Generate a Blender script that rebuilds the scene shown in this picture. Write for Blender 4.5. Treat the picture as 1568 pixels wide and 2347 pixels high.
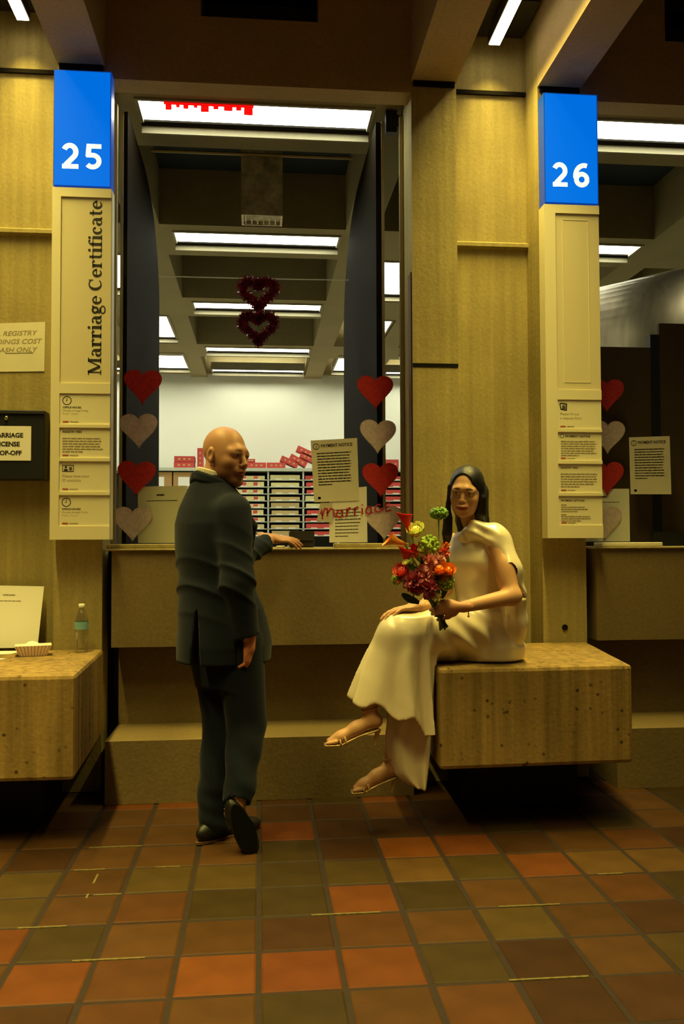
import bpy, bmesh, math, random
import numpy as np
from mathutils import Vector, Matrix

# ---------------------------------------------------------------- clear
for o in list(bpy.data.objects):
    bpy.data.objects.remove(o)
scn = bpy.context.scene
COL = scn.collection
random.seed(7)
PI = math.pi

# ---------------------------------------------------------------- camera
def make_camera():
    yaw, pitch, roll = math.radians(5.46), math.radians(1.90), math.radians(-0.19)
    fw = Vector((math.sin(yaw)*math.cos(pitch), math.cos(yaw)*math.cos(pitch), math.sin(pitch)))
    r = Vector((math.cos(yaw), -math.sin(yaw), 0))
    u = r.cross(fw)
    r2 = math.cos(roll)*r + math.sin(roll)*u
    u2 = -math.sin(roll)*r + math.cos(roll)*u
    m = Matrix((r2, u2, -fw)).transposed().to_4x4()
    m.translation = Vector((0.0026, -3.516, 1.286))
    cd = bpy.data.cameras.new('camera')
    cd.sensor_fit = 'VERTICAL'
    cd.sensor_height = 36.0
    cd.lens = 1982*36/2347
    cd.clip_start = .05
    o = bpy.data.objects.new('camera', cd)
    COL.objects.link(o)
    o.matrix_world = m
    scn.camera = o
make_camera()

# ---------------------------------------------------------------- world, exposure
w = bpy.data.worlds.new('world'); scn.world = w; w.use_nodes = True
w.node_tree.nodes['Background'].inputs[0].default_value = (.85, .55, .25, 1)
w.node_tree.nodes['Background'].inputs[1].default_value = .045
vs = scn.view_settings
vs.view_transform = 'Standard'; vs.look = 'None'; vs.exposure = 0.0; vs.gamma = 1.0
vs.use_curve_mapping = False

SLOT_LAMP_W = 50.0                       # watts of one suspended strip lamp
SLOT_LAMP_COL = (1.0, .79, .18)
OFFICE_LIGHT = 13.5                      # emission strength of the office troffers
OFFICE_COL = (1.0, 1.0, .80)

# ---------------------------------------------------------------- materials
MATS = {}
def new_mat(name):
    m = bpy.data.materials.new(name); m.use_nodes = True
    MATS[name] = m
    nt = m.node_tree
    return m, nt, nt.nodes['Principled BSDF']

def mat(name, col, rough=.6, metal=0, spec=.4, var=0, vscale=6, bump=0, bscale=40, emit=0, ecol=None,
        stretch=None, sheen=0, coat=0, aniso=0, sss=0, objrand=0):
    m, nt, b = new_mat(name)
    N, L = nt.nodes, nt.links
    b.inputs['Base Color'].default_value = (*col, 1)
    b.inputs['Roughness'].default_value = rough
    b.inputs['Metallic'].default_value = metal
    b.inputs['Specular IOR Level'].default_value = spec
    b.inputs['Sheen Weight'].default_value = sheen
    b.inputs['Coat Weight'].default_value = coat
    b.inputs['Anisotropic'].default_value = aniso
    if sss:
        b.inputs['Subsurface Weight'].default_value = sss
        b.inputs['Subsurface Radius'].default_value = (.012, .005, .003)
        b.inputs['Subsurface Scale'].default_value = 1
    if emit:
        b.inputs['Emission Color'].default_value = (*(ecol or col), 1)
        b.inputs['Emission Strength'].default_value = emit
    if var or bump or objrand:
        tc = N.new('ShaderNodeTexCoord')
        mp = N.new('ShaderNodeMapping')
        if stretch: mp.inputs['Scale'].default_value = stretch
        L.new(tc.outputs['Object'], mp.inputs['Vector'])
    if var or objrand:
        n = N.new('ShaderNodeTexNoise'); n.inputs['Scale'].default_value = vscale
        n.inputs['Detail'].default_value = 6
        L.new(mp.outputs[0], n.inputs['Vector'])
        mr = N.new('ShaderNodeMapRange')
        mr.inputs['From Min'].default_value = .25; mr.inputs['From Max'].default_value = .75
        mr.inputs['To Min'].default_value = 1-var; mr.inputs['To Max'].default_value = 1+var
        L.new(n.outputs['Fac'], mr.inputs['Value'])
        val = mr.outputs[0]
        if objrand:
            oi = N.new('ShaderNodeObjectInfo')
            m2 = N.new('ShaderNodeMapRange')
            m2.inputs['To Min'].default_value = 1-objrand; m2.inputs['To Max'].default_value = 1+objrand
            L.new(oi.outputs['Random'], m2.inputs['Value'])
            mu = N.new('ShaderNodeMath'); mu.operation = 'MULTIPLY'
            L.new(val, mu.inputs[0]); L.new(m2.outputs[0], mu.inputs[1]); val = mu.outputs[0]
        vm = N.new('ShaderNodeVectorMath'); vm.operation = 'SCALE'
        vm.inputs[0].default_value = col
        L.new(val, vm.inputs['Scale'])
        L.new(vm.outputs[0], b.inputs['Base Color'])
    if bump:
        n2 = N.new('ShaderNodeTexNoise'); n2.inputs['Scale'].default_value = bscale
        n2.inputs['Detail'].default_value = 5
        L.new(mp.outputs[0], n2.inputs['Vector'])
        bp = N.new('ShaderNodeBump'); bp.inputs['Strength'].default_value = bump
        bp.inputs['Distance'].default_value = .01
        L.new(n2.outputs['Fac'], bp.inputs['Height'])
        L.new(bp.outputs[0], b.inputs['Normal'])
    return m

def concrete(name, col, pits=0, streak=0, var=.16):
    """cast concrete: cloudy tone, board-mark streaks along z, small dark pits"""
    m, nt, b = new_mat(name)
    N, L = nt.nodes, nt.links
    b.inputs['Roughness'].default_value = .82
    b.inputs['Specular IOR Level'].default_value = .25
    tc = N.new('ShaderNodeTexCoord')
    def noise(scale, detail, st=None):
        n = N.new('ShaderNodeTexNoise'); n.inputs['Scale'].default_value = scale; n.inputs['Detail'].default_value = detail
        if st:
            mp = N.new('ShaderNodeMapping'); mp.inputs['Scale'].default_value = st
            L.new(tc.outputs['Object'], mp.inputs['Vector']); L.new(mp.outputs[0], n.inputs['Vector'])
        else: L.new(tc.outputs['Object'], n.inputs['Vector'])
        return n.outputs['Fac']
    def rng(src, a, b_, f0=.3, f1=.7):
        r = N.new('ShaderNodeMapRange'); r.inputs['From Min'].default_value = f0; r.inputs['From Max'].default_value = f1
        r.inputs['To Min'].default_value = a; r.inputs['To Max'].default_value = b_
        L.new(src, r.inputs['Value']); return r.outputs[0]
    def mul(a, c):
        q = N.new('ShaderNodeMath'); q.operation = 'MULTIPLY'; L.new(a, q.inputs[0]); L.new(c, q.inputs[1]); return q.outputs[0]
    v = rng(noise(2.2, 5), 1-var, 1+var)
    v = mul(v, rng(noise(60, 3), .92, 1.08))
    h = noise(55, 4)
    if streak:
        v = mul(v, rng(noise(1.0, 5, (26, 26, .9)), 1-streak, 1+streak*.6))
    if pits:
        vo = N.new('ShaderNodeTexVoronoi'); vo.inputs['Scale'].default_value = 26
        L.new(tc.outputs['Object'], vo.inputs['Vector'])
        cmask = rng(noise(9, 2), 0, 1, .46, .56)
        dot = rng(vo.outputs['Distance'], 1, 0, .10, .27)
        dm = mul(dot, cmask)
        v = mul(v, rng(dm, 1, 1-pits, 0, 1))
    vm = N.new('ShaderNodeVectorMath'); vm.operation = 'SCALE'; vm.inputs[0].default_value = col
    L.new(v, vm.inputs['Scale']); L.new(vm.outputs[0], b.inputs['Base Color'])
    bp = N.new('ShaderNodeBump'); bp.inputs['Strength'].default_value = .25; bp.inputs['Distance'].default_value = .006
    L.new(h, bp.inputs['Height']); L.new(bp.outputs[0], b.inputs['Normal'])
    return m

CONC = (.37, .300, .120)
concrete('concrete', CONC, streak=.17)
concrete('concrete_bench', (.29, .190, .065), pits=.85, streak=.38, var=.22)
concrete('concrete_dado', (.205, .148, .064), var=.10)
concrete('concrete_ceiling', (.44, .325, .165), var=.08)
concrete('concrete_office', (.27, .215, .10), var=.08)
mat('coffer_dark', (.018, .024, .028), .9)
mat('joint_dark', (.012, .010, .008), .9, spec=.05)
mat('office_floor', (.55, .52, .42), .6)
mat('office_white', (.80, .80, .69), .7)
mat('mortar', (.13, .10, .035), .9, var=.5, vscale=60)
mat('grout', (.016, .007, .004), .85, var=.3, vscale=30)
mat('metal_dark', (.0100, .0066, .0030), .8, metal=0, spec=.03, var=.15, vscale=3, stretch=(14, 14, .6))
mat('metal_edge', (.45, .37, .18), .4, metal=.6)
mat('brushed_metal', (.30, .245, .15), .46, metal=1, var=.2, vscale=2.5, stretch=(9, 9, .8))
mat('board_dark', (.085, .055, .028), .75, spec=.15)
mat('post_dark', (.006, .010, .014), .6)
mat('sign_tan', (.82, .75, .50), .55)
mat('sign_tan_insert', (.74, .66, .42), .6)
mat('card_tan', (.85, .79, .54), .6)
mat('print_black', (.02, .017, .012), .7)
mat('print_grey', (.30, .25, .14), .7)
mat('print_faint', (.40, .34, .20), .7)
mat('print_red', (.42, .10, .06), .7)
mat('sign_blue', (.0, .03, .20), .6, spec=.05, emit=.80, ecol=(.0, .195, .92))
mat('sign_blue_side', (.0, .05, .30), .35, emit=.35, ecol=(.01, .10, .62))
mat('digit_white', (.9, .95, .9), .4, emit=.80, ecol=(.86, 1.0, .93))
mat('paper', (.70, .66, .50), .75, var=.05, vscale=8)
mat('paper_white', (.86, .83, .74), .75)
mat('black_box', (.012, .013, .015), .45)
mat('steel', (.6, .58, .5), .3, metal=1)
mat('tinsel', (.20, .005, .007), .35, spec=.5, objrand=.2)
mat('wire', (.75, .72, .5), .4)
mat('red_marker', (.42, .03, .05), .7)
mat('clear_film', (.55, .50, .38), .6)
mat('troffer_frame', (.30, .265, .165), .6)
mat('troffer_light', (1, 1, 1), .5, emit=OFFICE_LIGHT, ecol=OFFICE_COL)
mat('lamp_housing', (.03, .028, .025), .5)
mat('lamp_diffuser', (1, 1, .95), .5, emit=7.0, ecol=(1.0, .90, .58))
mat('galvanised', (.66, .58, .38), .5, metal=0, var=.5, vscale=14)
mat('shelf_metal', (.50, .52, .40), .5)
mat('shelf_black', (.02, .02, .018), .6)
mat('box_cream', (.62, .55, .25), .7, objrand=.12)
mat('box_tan', (.50, .37, .15), .7, objrand=.12)
mat('box_red', (.55, .06, .045), .6, objrand=.15)
mat('box_brown', (.42, .24, .08), .7)
mat('wood_brown', (.16, .075, .03), .6)

def glass_sheet(name, col=(1, 1, 1), refl=.06, rough=.03):
    m = bpy.data.materials.new(name); m.use_nodes = True; MATS[name] = m
    nt = m.node_tree; nt.nodes.clear()
    out = nt.nodes.new('ShaderNodeOutputMaterial')
    t = nt.nodes.new('ShaderNodeBsdfTransparent'); t.inputs[0].default_value = (*col, 1)
    g = nt.nodes.new('ShaderNodeBsdfGlossy'); g.inputs['Roughness'].default_value = rough
    mx = nt.nodes.new('ShaderNodeMixShader'); mx.inputs[0].default_value = refl
    nt.links.new(t.outputs[0], mx.inputs[1]); nt.links.new(g.outputs[0], mx.inputs[2])
    nt.links.new(mx.outputs[0], out.inputs[0])
def tissue(name, col, k=.5):
    m, nt, bs = new_mat(name); nt.nodes.remove(bs); N, L = nt.nodes, nt.links
    tc = N.new('ShaderNodeTexCoord'); n = N.new('ShaderNodeTexNoise'); n.inputs['Scale'].default_value = 70
    L.new(tc.outputs['Object'], n.inputs['Vector'])
    r = N.new('ShaderNodeMapRange'); r.inputs['To Min'].default_value = .7; r.inputs['To Max'].default_value = 1.3; L.new(n.outputs['Fac'], r.inputs['Value'])
    v = N.new('ShaderNodeVectorMath'); v.operation = 'SCALE'; v.inputs[0].default_value = col; L.new(r.outputs[0], v.inputs['Scale'])
    a = N.new('ShaderNodeBsdfTranslucent'); d = N.new('ShaderNodeBsdfDiffuse'); mx = N.new('ShaderNodeMixShader'); mx.inputs[0].default_value = k
    L.new(v.outputs[0], a.inputs[0]); L.new(v.outputs[0], d.inputs[0])
    L.new(a.outputs[0], mx.inputs[1]); L.new(d.outputs[0], mx.inputs[2]); L.new(mx.outputs[0], N['Material Output'].inputs[0])
tissue('red_tissue', (.65, .04, .04), .3)
tissue('heart_red', (.66, .060, .060), .75)
tissue('heart_white', (.80, .66, .62), .75)
glass_sheet('glass', (.97, .98, .95), .004, .3)
glass_sheet('bottle_plastic', (.86, .87, .84), .12, .12)

# ---------------------------------------------------------------- mesh helpers
class MB:
    def __init__(s): s.v = []; s.f = []
    def add(s, vs_, fs):
        k = len(s.v); s.v += [tuple(p) for p in vs_]; s.f += [tuple(i+k for i in f) for f in fs]; return s
    def box(s, x0, x1, y0, y1, z0, z1):
        return s.add([(x0,y0,z0),(x1,y0,z0),(x1,y1,z0),(x0,y1,z0),(x0,y0,z1),(x1,y0,z1),(x1,y1,z1),(x0,y1,z1)],
                     [(0,3,2,1),(4,5,6,7),(0,1,5,4),(1,2,6,5),(2,3,7,6),(3,0,4,7)])
    def obox(s, c, sx, sy, sz, rot):
        """box centred at c with a rotation matrix"""
        pts = []
        for z in (-1, 1):
            for x, y in ((-1,-1),(1,-1),(1,1),(-1,1)):
                pts.append(Vector(c) + rot @ Vector((x*sx/2, y*sy/2, z*sz/2)))
        return s.add(pts, [(0,3,2,1),(4,5,6,7),(0,1,5,4),(1,2,6,5),(2,3,7,6),(3,0,4,7)])
    def prism(s, poly, z0, z1):
        n = len(poly)
        return s.add([(x,y,z0) for x,y in poly]+[(x,y,z1) for x,y in poly],
                     [tuple(range(n-1,-1,-1)), tuple(range(n,2*n))]+[(i,(i+1)%n,n+(i+1)%n,n+i) for i in range(n)])
    def extr(s, poly3, d):
        """closed 3d polygon extruded by vector d"""
        n = len(poly3); d = Vector(d)
        return s.add([Vector(p) for p in poly3]+[Vector(p)+d for p in poly3],
                     [tuple(range(n)), tuple(range(2*n-1,n-1,-1))]+[(i,n+i,n+(i+1)%n,(i+1)%n) for i in range(n)])
    def tube(s, pts, rad, n=8, cap=True):
        pts = [Vector(p) for p in pts]
        if not isinstance(rad, (list, tuple)): rad = [rad]*len(pts)
        k = len(s.v); up = Vector((0,0,1))
        for i, p in enumerate(pts):
            t = (pts[min(i+1,len(pts)-1)]-pts[max(i-1,0)]).normalized()
            a = t.cross(up)
            if a.length < .05: a = t.cross(Vector((1,0,0)))
            a.normalize(); b = t.cross(a)
            for j in range(n):
                q = 2*PI*j/n
                s.v.append(tuple(p + rad[i]*(math.cos(q)*a + math.sin(q)*b)))
        for i in range(len(pts)-1):
            for j in range(n):
                s.f.append((k+i*n+j, k+i*n+(j+1)%n, k+(i+1)*n+(j+1)%n, k+(i+1)*n+j))
        if cap:
            s.f.append(tuple(k+j for j in range(n-1,-1,-1))); s.f.append(tuple(k+(len(pts)-1)*n+j for j in range(n)))
        return s
    def lathe(s, c, prof, n=20):
        k = len(s.v)
        for r, z in prof:
            for j in range(n):
                q = 2*PI*j/n; s.v.append((c[0]+r*math.cos(q), c[1]+r*math.sin(q), c[2]+z))
        for i in range(len(prof)-1):
            for j in range(n):
                s.f.append((k+i*n+j, k+i*n+(j+1)%n, k+(i+1)*n+(j+1)%n, k+(i+1)*n+j))
        s.f.append(tuple(k+j for j in range(n-1,-1,-1))); s.f.append(tuple(k+(len(prof)-1)*n+j for j in range(n)))
        return s
    def ball(s, c, r, nu=10, nv=6):
        rx, ry, rz = r if isinstance(r, (tuple, list)) else (r, r, r)
        k = len(s.v)
        s.v.append((c[0],c[1],c[2]-rz))
        for i in range(1, nv):
            a = -PI/2+PI*i/nv
            for j in range(nu):
                q = 2*PI*j/nu
                s.v.append((c[0]+rx*math.cos(a)*math.cos(q), c[1]+ry*math.cos(a)*math.sin(q), c[2]+rz*math.sin(a)))
        s.v.append((c[0],c[1],c[2]+rz)); top = len(s.v)-1
        for j in range(nu):
            s.f.append((k, k+1+(j+1)%nu, k+1+j)); s.f.append((top, top-nu+j, top-nu+(j+1)%nu))
        for i in range(nv-2):
            for j in range(nu):
                a = k+1+i*nu
                s.f.append((a+j, a+(j+1)%nu, a+nu+(j+1)%nu, a+nu+j))
        return s
    def mesh(s, name, m, smooth=False):
        me = bpy.data.meshes.new(name)
        me.from_pydata(s.v, [], s.f); me.update()
        if m: me.materials.append(MATS[m])
        if smooth: me.polygons.foreach_set('use_smooth', [True]*len(me.polygons))
        return me
    def obj(s, name, m, parent=None, smooth=False, **k):
        return link(name, s.mesh(name, m, smooth), parent, **k)

def props(o, label=None, cat=None, group=None, kind=None):
    if label: o['label'] = label
    if cat: o['category'] = cat
    if group: o['group'] = group
    if kind: o['kind'] = kind
    return o

def link(name, data, parent=None, label=None, cat=None, group=None, kind=None):
    o = bpy.data.objects.new(name, data); COL.objects.link(o)
    if parent is not None:
        o.parent = parent
        o.matrix_parent_inverse = Matrix.Translation(-root_loc(parent))
    return props(o, label, cat, group, kind)

def root_loc(p):
    return Vector(p.location) if p.type == 'EMPTY' else Vector((0, 0, 0))   # meshes are built in world coordinates

def thing(name, loc, label, cat, group=None, kind=None):
    o = bpy.data.objects.new(name, None); COL.objects.link(o)
    o.location = loc; o.empty_display_size = .1
    return props(o, label, cat, group, kind)

def copy_tree(o, parent=None):
    c = o.copy(); COL.objects.link(c)
    if parent is not None: c.parent = parent
    for ch in o.children: copy_tree(ch, c)
    return c

def bevel_box_obj(name, m, parent, poly, z0, z1, bev=.015, seg=2, **k):
    mb = MB().prism(poly, z0, z1)
    me = mb.mesh(name, m)
    bm = bmesh.new(); bm.from_mesh(me)
    bmesh.ops.recalc_face_normals(bm, faces=bm.faces)
    bmesh.ops.bevel(bm, geom=list(bm.edges), offset=bev, segments=seg, affect='EDGES', profile=.5)
    bm.to_mesh(me); bm.free()
    return link(name, me, parent, **k)

def sbox(name, m, parent=None, *dims, **k):
    return MB().box(*dims).obj(name, m, parent, **k)

# text ------------------------------------------------------------------
def text_geo(txt, size, bold=0.0, align='LEFT'):
    cu = bpy.data.curves.new('tmp_text', 'FONT'); cu.body = txt; cu.size = size; cu.offset = bold*size
    cu.align_x = align; cu.resolution_u = 3; cu.fill_mode = 'FRONT'
    ob = bpy.data.objects.new('tmp_text', cu)
    me = ob.to_mesh()
    v = [(p.co.x, p.co.y) for p in me.vertices]; f = [tuple(p.vertices) for p in me.polygons]
    ob.to_mesh_clear(); bpy.data.objects.remove(ob); bpy.data.curves.remove(cu)
    return v, f

def wall_text(mb, txt, x, z, y, size, bold=0.0, align='LEFT', width=None, shear=0):
    """upright text on a plane facing -y, baseline start (x, z)"""
    v, f = text_geo(txt, size, bold, align)
    if not v: return
    sx = 1
    if width:
        xs = [p[0] for p in v]; sx = width/(max(xs)-min(xs))
    mb.add([(x+p[0]*sx+shear*p[1], y, z+p[1]) for p in v], f)

def stroke(mb, pts, wd, T):
    """flat ribbon along 2d points; T maps 2d to 3d"""
    n = len(pts); P = [Vector(p) for p in pts]
    ws = wd if isinstance(wd, (list, tuple)) else [wd]*n
    L_, R_ = [], []
    for i in range(n):
        d0 = (P[i]-P[i-1]).normalized() if i else None
        d1 = (P[i+1]-P[i]).normalized() if i < n-1 else None
        d = (d0 or d1) if (d0 is None or d1 is None) else (d0+d1).normalized()
        nn = Vector((-d.y, d.x)); k = 1
        if d0 is not None and d1 is not None:
            c = nn.dot(Vector((-d0.y, d0.x))); k = 1/max(c, .5)
        L_.append(P[i]+nn*ws[i]*.5*k); R_.append(P[i]-nn*ws[i]*.5*k)
    mb.add([T(p.x, p.y) for p in R_+L_], [(i, i+1, n+i+1, n+i) for i in range(n-1)])

def arc(cx, cy, rx, ry, a0, a1, n=14):
    return [(cx+rx*math.cos(math.radians(a0+(a1-a0)*i/n)), cy+ry*math.sin(math.radians(a0+(a1-a0)*i/n))) for i in range(n+1)]

def disc(mb, cx, cy, r, T, n=14):
    mb.add([T(cx+r*math.cos(2*PI*i/n), cy+r*math.sin(2*PI*i/n)) for i in range(n)], [tuple(range(n))])

def digit(mb, ch, x0, z0, h, y):
    T = lambda a, b: (x0+a*h, y, z0+b*h)
    W = .195
    if ch == '2':
        stroke(mb, arc(.335, .655, .225, .25, 158, -42, 16)+[(.17, .13)], W, T)
        stroke(mb, [(.045, .09), (.66, .09)], .18, T)
        mb.add([T(.045, .0), T(.20, .0), T(.33, .16), T(.045, .16)], [(0, 1, 2, 3)])
    elif ch == '5':
        stroke(mb, [(.155, .905), (.655, .905)], .18, T)
        stroke(mb, [(.195, .99), (.155, .50)], W, T)
        stroke(mb, [(.085, .555), (.30, .555)]+arc(.325, .325, .245, .232, 90, -142, 16), W*.95, T)
    elif ch == '6':
        stroke(mb, arc(.39, .32, .225, .225, 0, 360, 24), W, T)
        stroke(mb, arc(.50, .45, .37, .455, 72, 190, 14), W, T)

def serif_text(mb, txt, T, sc):
    """heavy serif lettering drawn from strokes; T maps (along, up) to 3d"""
    k, t = .15, .06
    pen = 0
    for ch in txt:
        q = []
        def V(x, a, b, w=k): q.append(([(x, a), (x, b)], w))
        def S(x, y, w=.26): q.append(([(x-w/2, y), (x+w/2, y)], .05))
        dots = []
        if ch == 'M':
            V(.15, 0, .7, .06); V(.80, 0, .7, .14); S(.15, .025, .26); S(.80, .025, .30); S(.11, .675, .2); S(.84, .675, .22)
            q.append(([(.16, .7), (.47, .06)], .14)); q.append(([(.47, .06), (.78, .7)], .06)); adv = .97
        elif ch == 'a':
            V(.38, .06, .36); q.append((arc(.24, .36, .14, .12, 0, 150, 10), [k, .11, .09, .07, .06, .06, .06, .07, .09, .11, .1]))
            q.append((arc(.24, .15, .145, .13, 60, 300, 14), [.05]*3+[.08, .11, .13, .13, .13, .11, .09, .07, .06]+[.05]*3))
            q.append(([(.38, .1), (.42, .03), (.52, .03)], [.12, .08, .05])); adv = .55
        elif ch == 'r':
            V(.15, 0, .5); S(.16, .025, .30); S(.08, .475, .16)
            q.append((arc(.31, .30, .15, .19, 165, 70, 8), .06)); dots.append((.385, .43, .065)); adv = .46
        elif ch == 'i':
            V(.16, 0, .5); S(.16, .025, .29); S(.09, .475, .16); dots.append((.15, .66, .075)); adv = .31
        elif ch == 'g':
            q.append((arc(.25, .335, .145, .14, 0, 360, 20), [.11]*21))
            q.append(([(.36, .44), (.50, .47)], .09))
            q.append(([(.15, .22), (.10, .13), (.16, .08), (.38, .06)], [.05, .08, .1, .11]))
            q.append((arc(.27, -.07, .20, .115, 60, -270, 22), .065)); adv = .54
        elif ch == 'e':
            q.append((arc(.26, .25, .175, .215, 20, 320, 18), [.07, .08, .08, .07, .07, .07, .09, .11, .13, .13, .13, .12, .11, .10, .09, .08, .07, .06, .05]))
            q.append(([(.12, .285), (.44, .285)], .05)); q.append((arc(.26, .25, .175, .215, 0, 30, 4), .1)); adv = .51
        elif ch == 'C':
            q.append((arc(.36, .35, .27, .32, 45, 318, 20), [.05, .06, .06, .06, .07, .08, .1, .12, .14, .15, .15, .15, .14, .12, .1, .08, .07, .06, .06, .06, .05]))
            V(.58, .45, .69, .055); adv = .72
        elif ch == 't':
            V(.17, .1, .66, .12); S(.18, .475, .34); q.append((arc(.27, .12, .10, .09, 180, 310, 8), [.12, .11, .1, .09, .08, .07, .06, .05, .04])); adv = .38
        elif ch == 'f':
            V(.17, 0, .56); S(.18, .025, .32); S(.19, .475, .36)
            q.append((arc(.30, .55, .125, .14, 180, 70, 8), [.12, .1, .09, .07, .06, .06, .06, .06, .06])); dots.append((.35, .665, .06)); adv = .38
        elif ch == 'c':
            q.append((arc(.26, .25, .17, .215, 50, 318, 16), [.06, .06, .06, .06, .08, .1, .12, .13, .13, .13, .12, .1, .09, .08, .07, .06, .05]))
            dots.append((.365, .38, .065)); adv = .47
        else: adv = .25
        for pts, wd in q:
            stroke(mb, [((pen+a), b) for a, b in pts], wd, lambda a, b: T(a*sc, b*sc))
        for (a, b, r_) in dots:
            disc(mb, pen+a, b, r_, lambda a, b: T(a*sc, b*sc))
        pen += adv
    return pen*sc

def text_lines(mb, x, z, y, width, n, dz, th, rnd=.3, last=.6):
    """rows of illegibly small print"""
    rg = random.Random(int(abs(x*977+z*131)*1000))
    for i in range(n):
        L_ = width*(last if i == n-1 else 1-rnd*.4*rg.random())
        cx = x
        while cx < x+L_:
            wl = min(width*(.05+.11*rg.random()), x+L_-cx)
            mb.box(cx, cx+wl, y-.0006, y, z-i*dz-th, z-i*dz)
            cx += wl+width*.018

# ================================================================= THE SETTING
PX = 2.595
PIL = (.83, 1.08, 1.54, 1.785)          # pilaster edges of the pier right of the window
Y_PIL, Y_NICHE, Y_GLASS = 1.08, 1.30, 1.36
Z_BEAM = 3.80

def pier(name, dx, label):
    p = MB().box(PIL[1]-.02+dx, PIL[2]+.02+dx, Y_NICHE, Y_NICHE+.25, 0, 4.7).obj(name, 'concrete', None, kind='structure')
    for a, b in ((0, 1), (2, 3)):
        MB().box(PIL[a]+dx, PIL[b]+dx, Y_PIL, Y_NICHE+.12, 0, 4.7).obj('pilaster', 'concrete', p)
    return p
def niche_trim(p, dx):
    x0, x1 = PIL[1]+dx, PIL[2]+dx
    sbox('shadow_joint', 'joint_dark', p, x0, x1, Y_NICHE-.015, Y_NICHE+.01, 3.856, 3.878)
    # recessed pour joint: a shallow lip that catches the light
    MB().extr([(x0, Y_NICHE, 3.00), (x0, Y_NICHE-.030, 2.985), (x0, Y_NICHE-.030, 2.965), (x0, Y_NICHE, 2.955)], (x1-x0, 0, 0)).obj('pour_ledge', 'concrete', p)
wr = pier('wall_right', 0, ''); niche_trim(wr, 0)
sbox('pour_joint', 'joint_dark', wr, PIL[0], PIL[1], Y_PIL-.003, Y_PIL+.01, 2.226, 2.246)
sbox('edge_strip', 'wood_brown', wr, PIL[0]-.006, PIL[0]+.004, Y_PIL+.02, Y_PIL+.10, 1.30, 2.75)
MB().lathe((0, 0, 0), [(.016, -.004), (.016, .004), (.009, .004)], 12).obj('bolt_plug', 'joint_dark', wr).matrix_local = Matrix.Translation((1.66, Y_PIL-.002, .81)) @ Matrix.Rotation(PI/2, 4, 'X')
wl = pier('wall_left', -PX, ''); niche_trim(wl, -PX)
wr2 = pier('wall_right', PX, ''); niche_trim(wr2, PX)

def dado(name, dx):
    x0, x1 = PIL[3]-PX+.06+dx, PIL[0]-.05+dx
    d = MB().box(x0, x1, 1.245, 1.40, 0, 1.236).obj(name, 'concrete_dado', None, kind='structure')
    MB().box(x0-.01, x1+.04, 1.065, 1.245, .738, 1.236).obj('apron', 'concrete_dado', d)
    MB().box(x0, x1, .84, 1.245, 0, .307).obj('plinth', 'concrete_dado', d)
    return d
dado('wall_front', 0); dado('wall_front', PX); dado('wall_front', -PX)
def recess(dx):
    # slots between the piers and the dado; their shade is in the near-black colour
    for a, b in ((PIL[3]-PX, PIL[3]-PX+.06), (PIL[0]-.05, PIL[0])):
        sbox('wall_recess', 'joint_dark', None, a+dx, b+dx, 1.26, 1.40, 0, 1.236, kind='structure')
recess(0); recess(PX); recess(-PX)
def counter(n, dx):
    x0, x1 = PIL[3]-PX+.0+dx, PIL[0]+dx
    return bevel_box_obj('trim_%d' % n, 'concrete', None, [(x0+.02, 1.05), (x1-.02, 1.05), (x1-.02, 1.95), (x0+.02, 1.95)], 1.2365, 1.2485, .004, 1, kind='structure')
counter(1, 0); counter(2, PX); counter(3, -PX)

# ceiling of the hall: fascia with vent opening, beams, slots between beams ------------
def hall_ceiling():
    c = MB().box(-3.6, 5.6, -5.0, 1.06, 4.95, 5.1).obj('ceiling', 'concrete_ceiling', None, kind='structure')
    for dx in (-PX, 0, PX):
        x0, x1 = PIL[3]-PX+dx, PIL[0]+dx
        a, b = -.311+dx, .322+dx
        f = MB()
        f.box(x0, a, 1.08, 1.22, 3.735, 4.95); f.box(b, x1, 1.08, 1.22, 3.735, 4.95); f.box(a, b, 1.08, 1.22, 3.735, 4.10)
        f.box(a, b, 1.08, 1.22, 4.55, 4.95)
        f.obj('fascia', 'concrete_ceiling', c)
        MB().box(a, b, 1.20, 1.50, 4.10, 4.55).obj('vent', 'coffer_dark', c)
        sbox('shadow_gap', 'joint_dark', c, x0, x1, 1.221, 1.26, 3.775, 3.81)
    for dx in (-PX, 0, PX):
        for i, j in ((0, 1), (2, 3)):
            MB().box(PIL[i]+dx, PIL[j]+dx, -5.0, 1.08, Z_BEAM, 4.95).obj('beam', 'concrete_ceiling', c)
            sbox('beam_gap', 'joint_dark', c, PIL[i]+dx+.01, PIL[j]+dx-.01, 1.066, 1.0795, Z_BEAM-.03, Z_BEAM+.001)
        MB().box(PIL[1]+dx, PIL[2]+dx, -5.0, Y_NICHE, 4.55, 4.7).obj('slot_soffit', 'concrete_ceiling', c)
        MB().box(PIL[1]+.06+dx, PIL[2]-.02+dx, .95, Y_NICHE-.005, 4.20, 4.55).obj('junction_housing', 'lamp_housing', c)
    return c
hall_ceiling()

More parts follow.
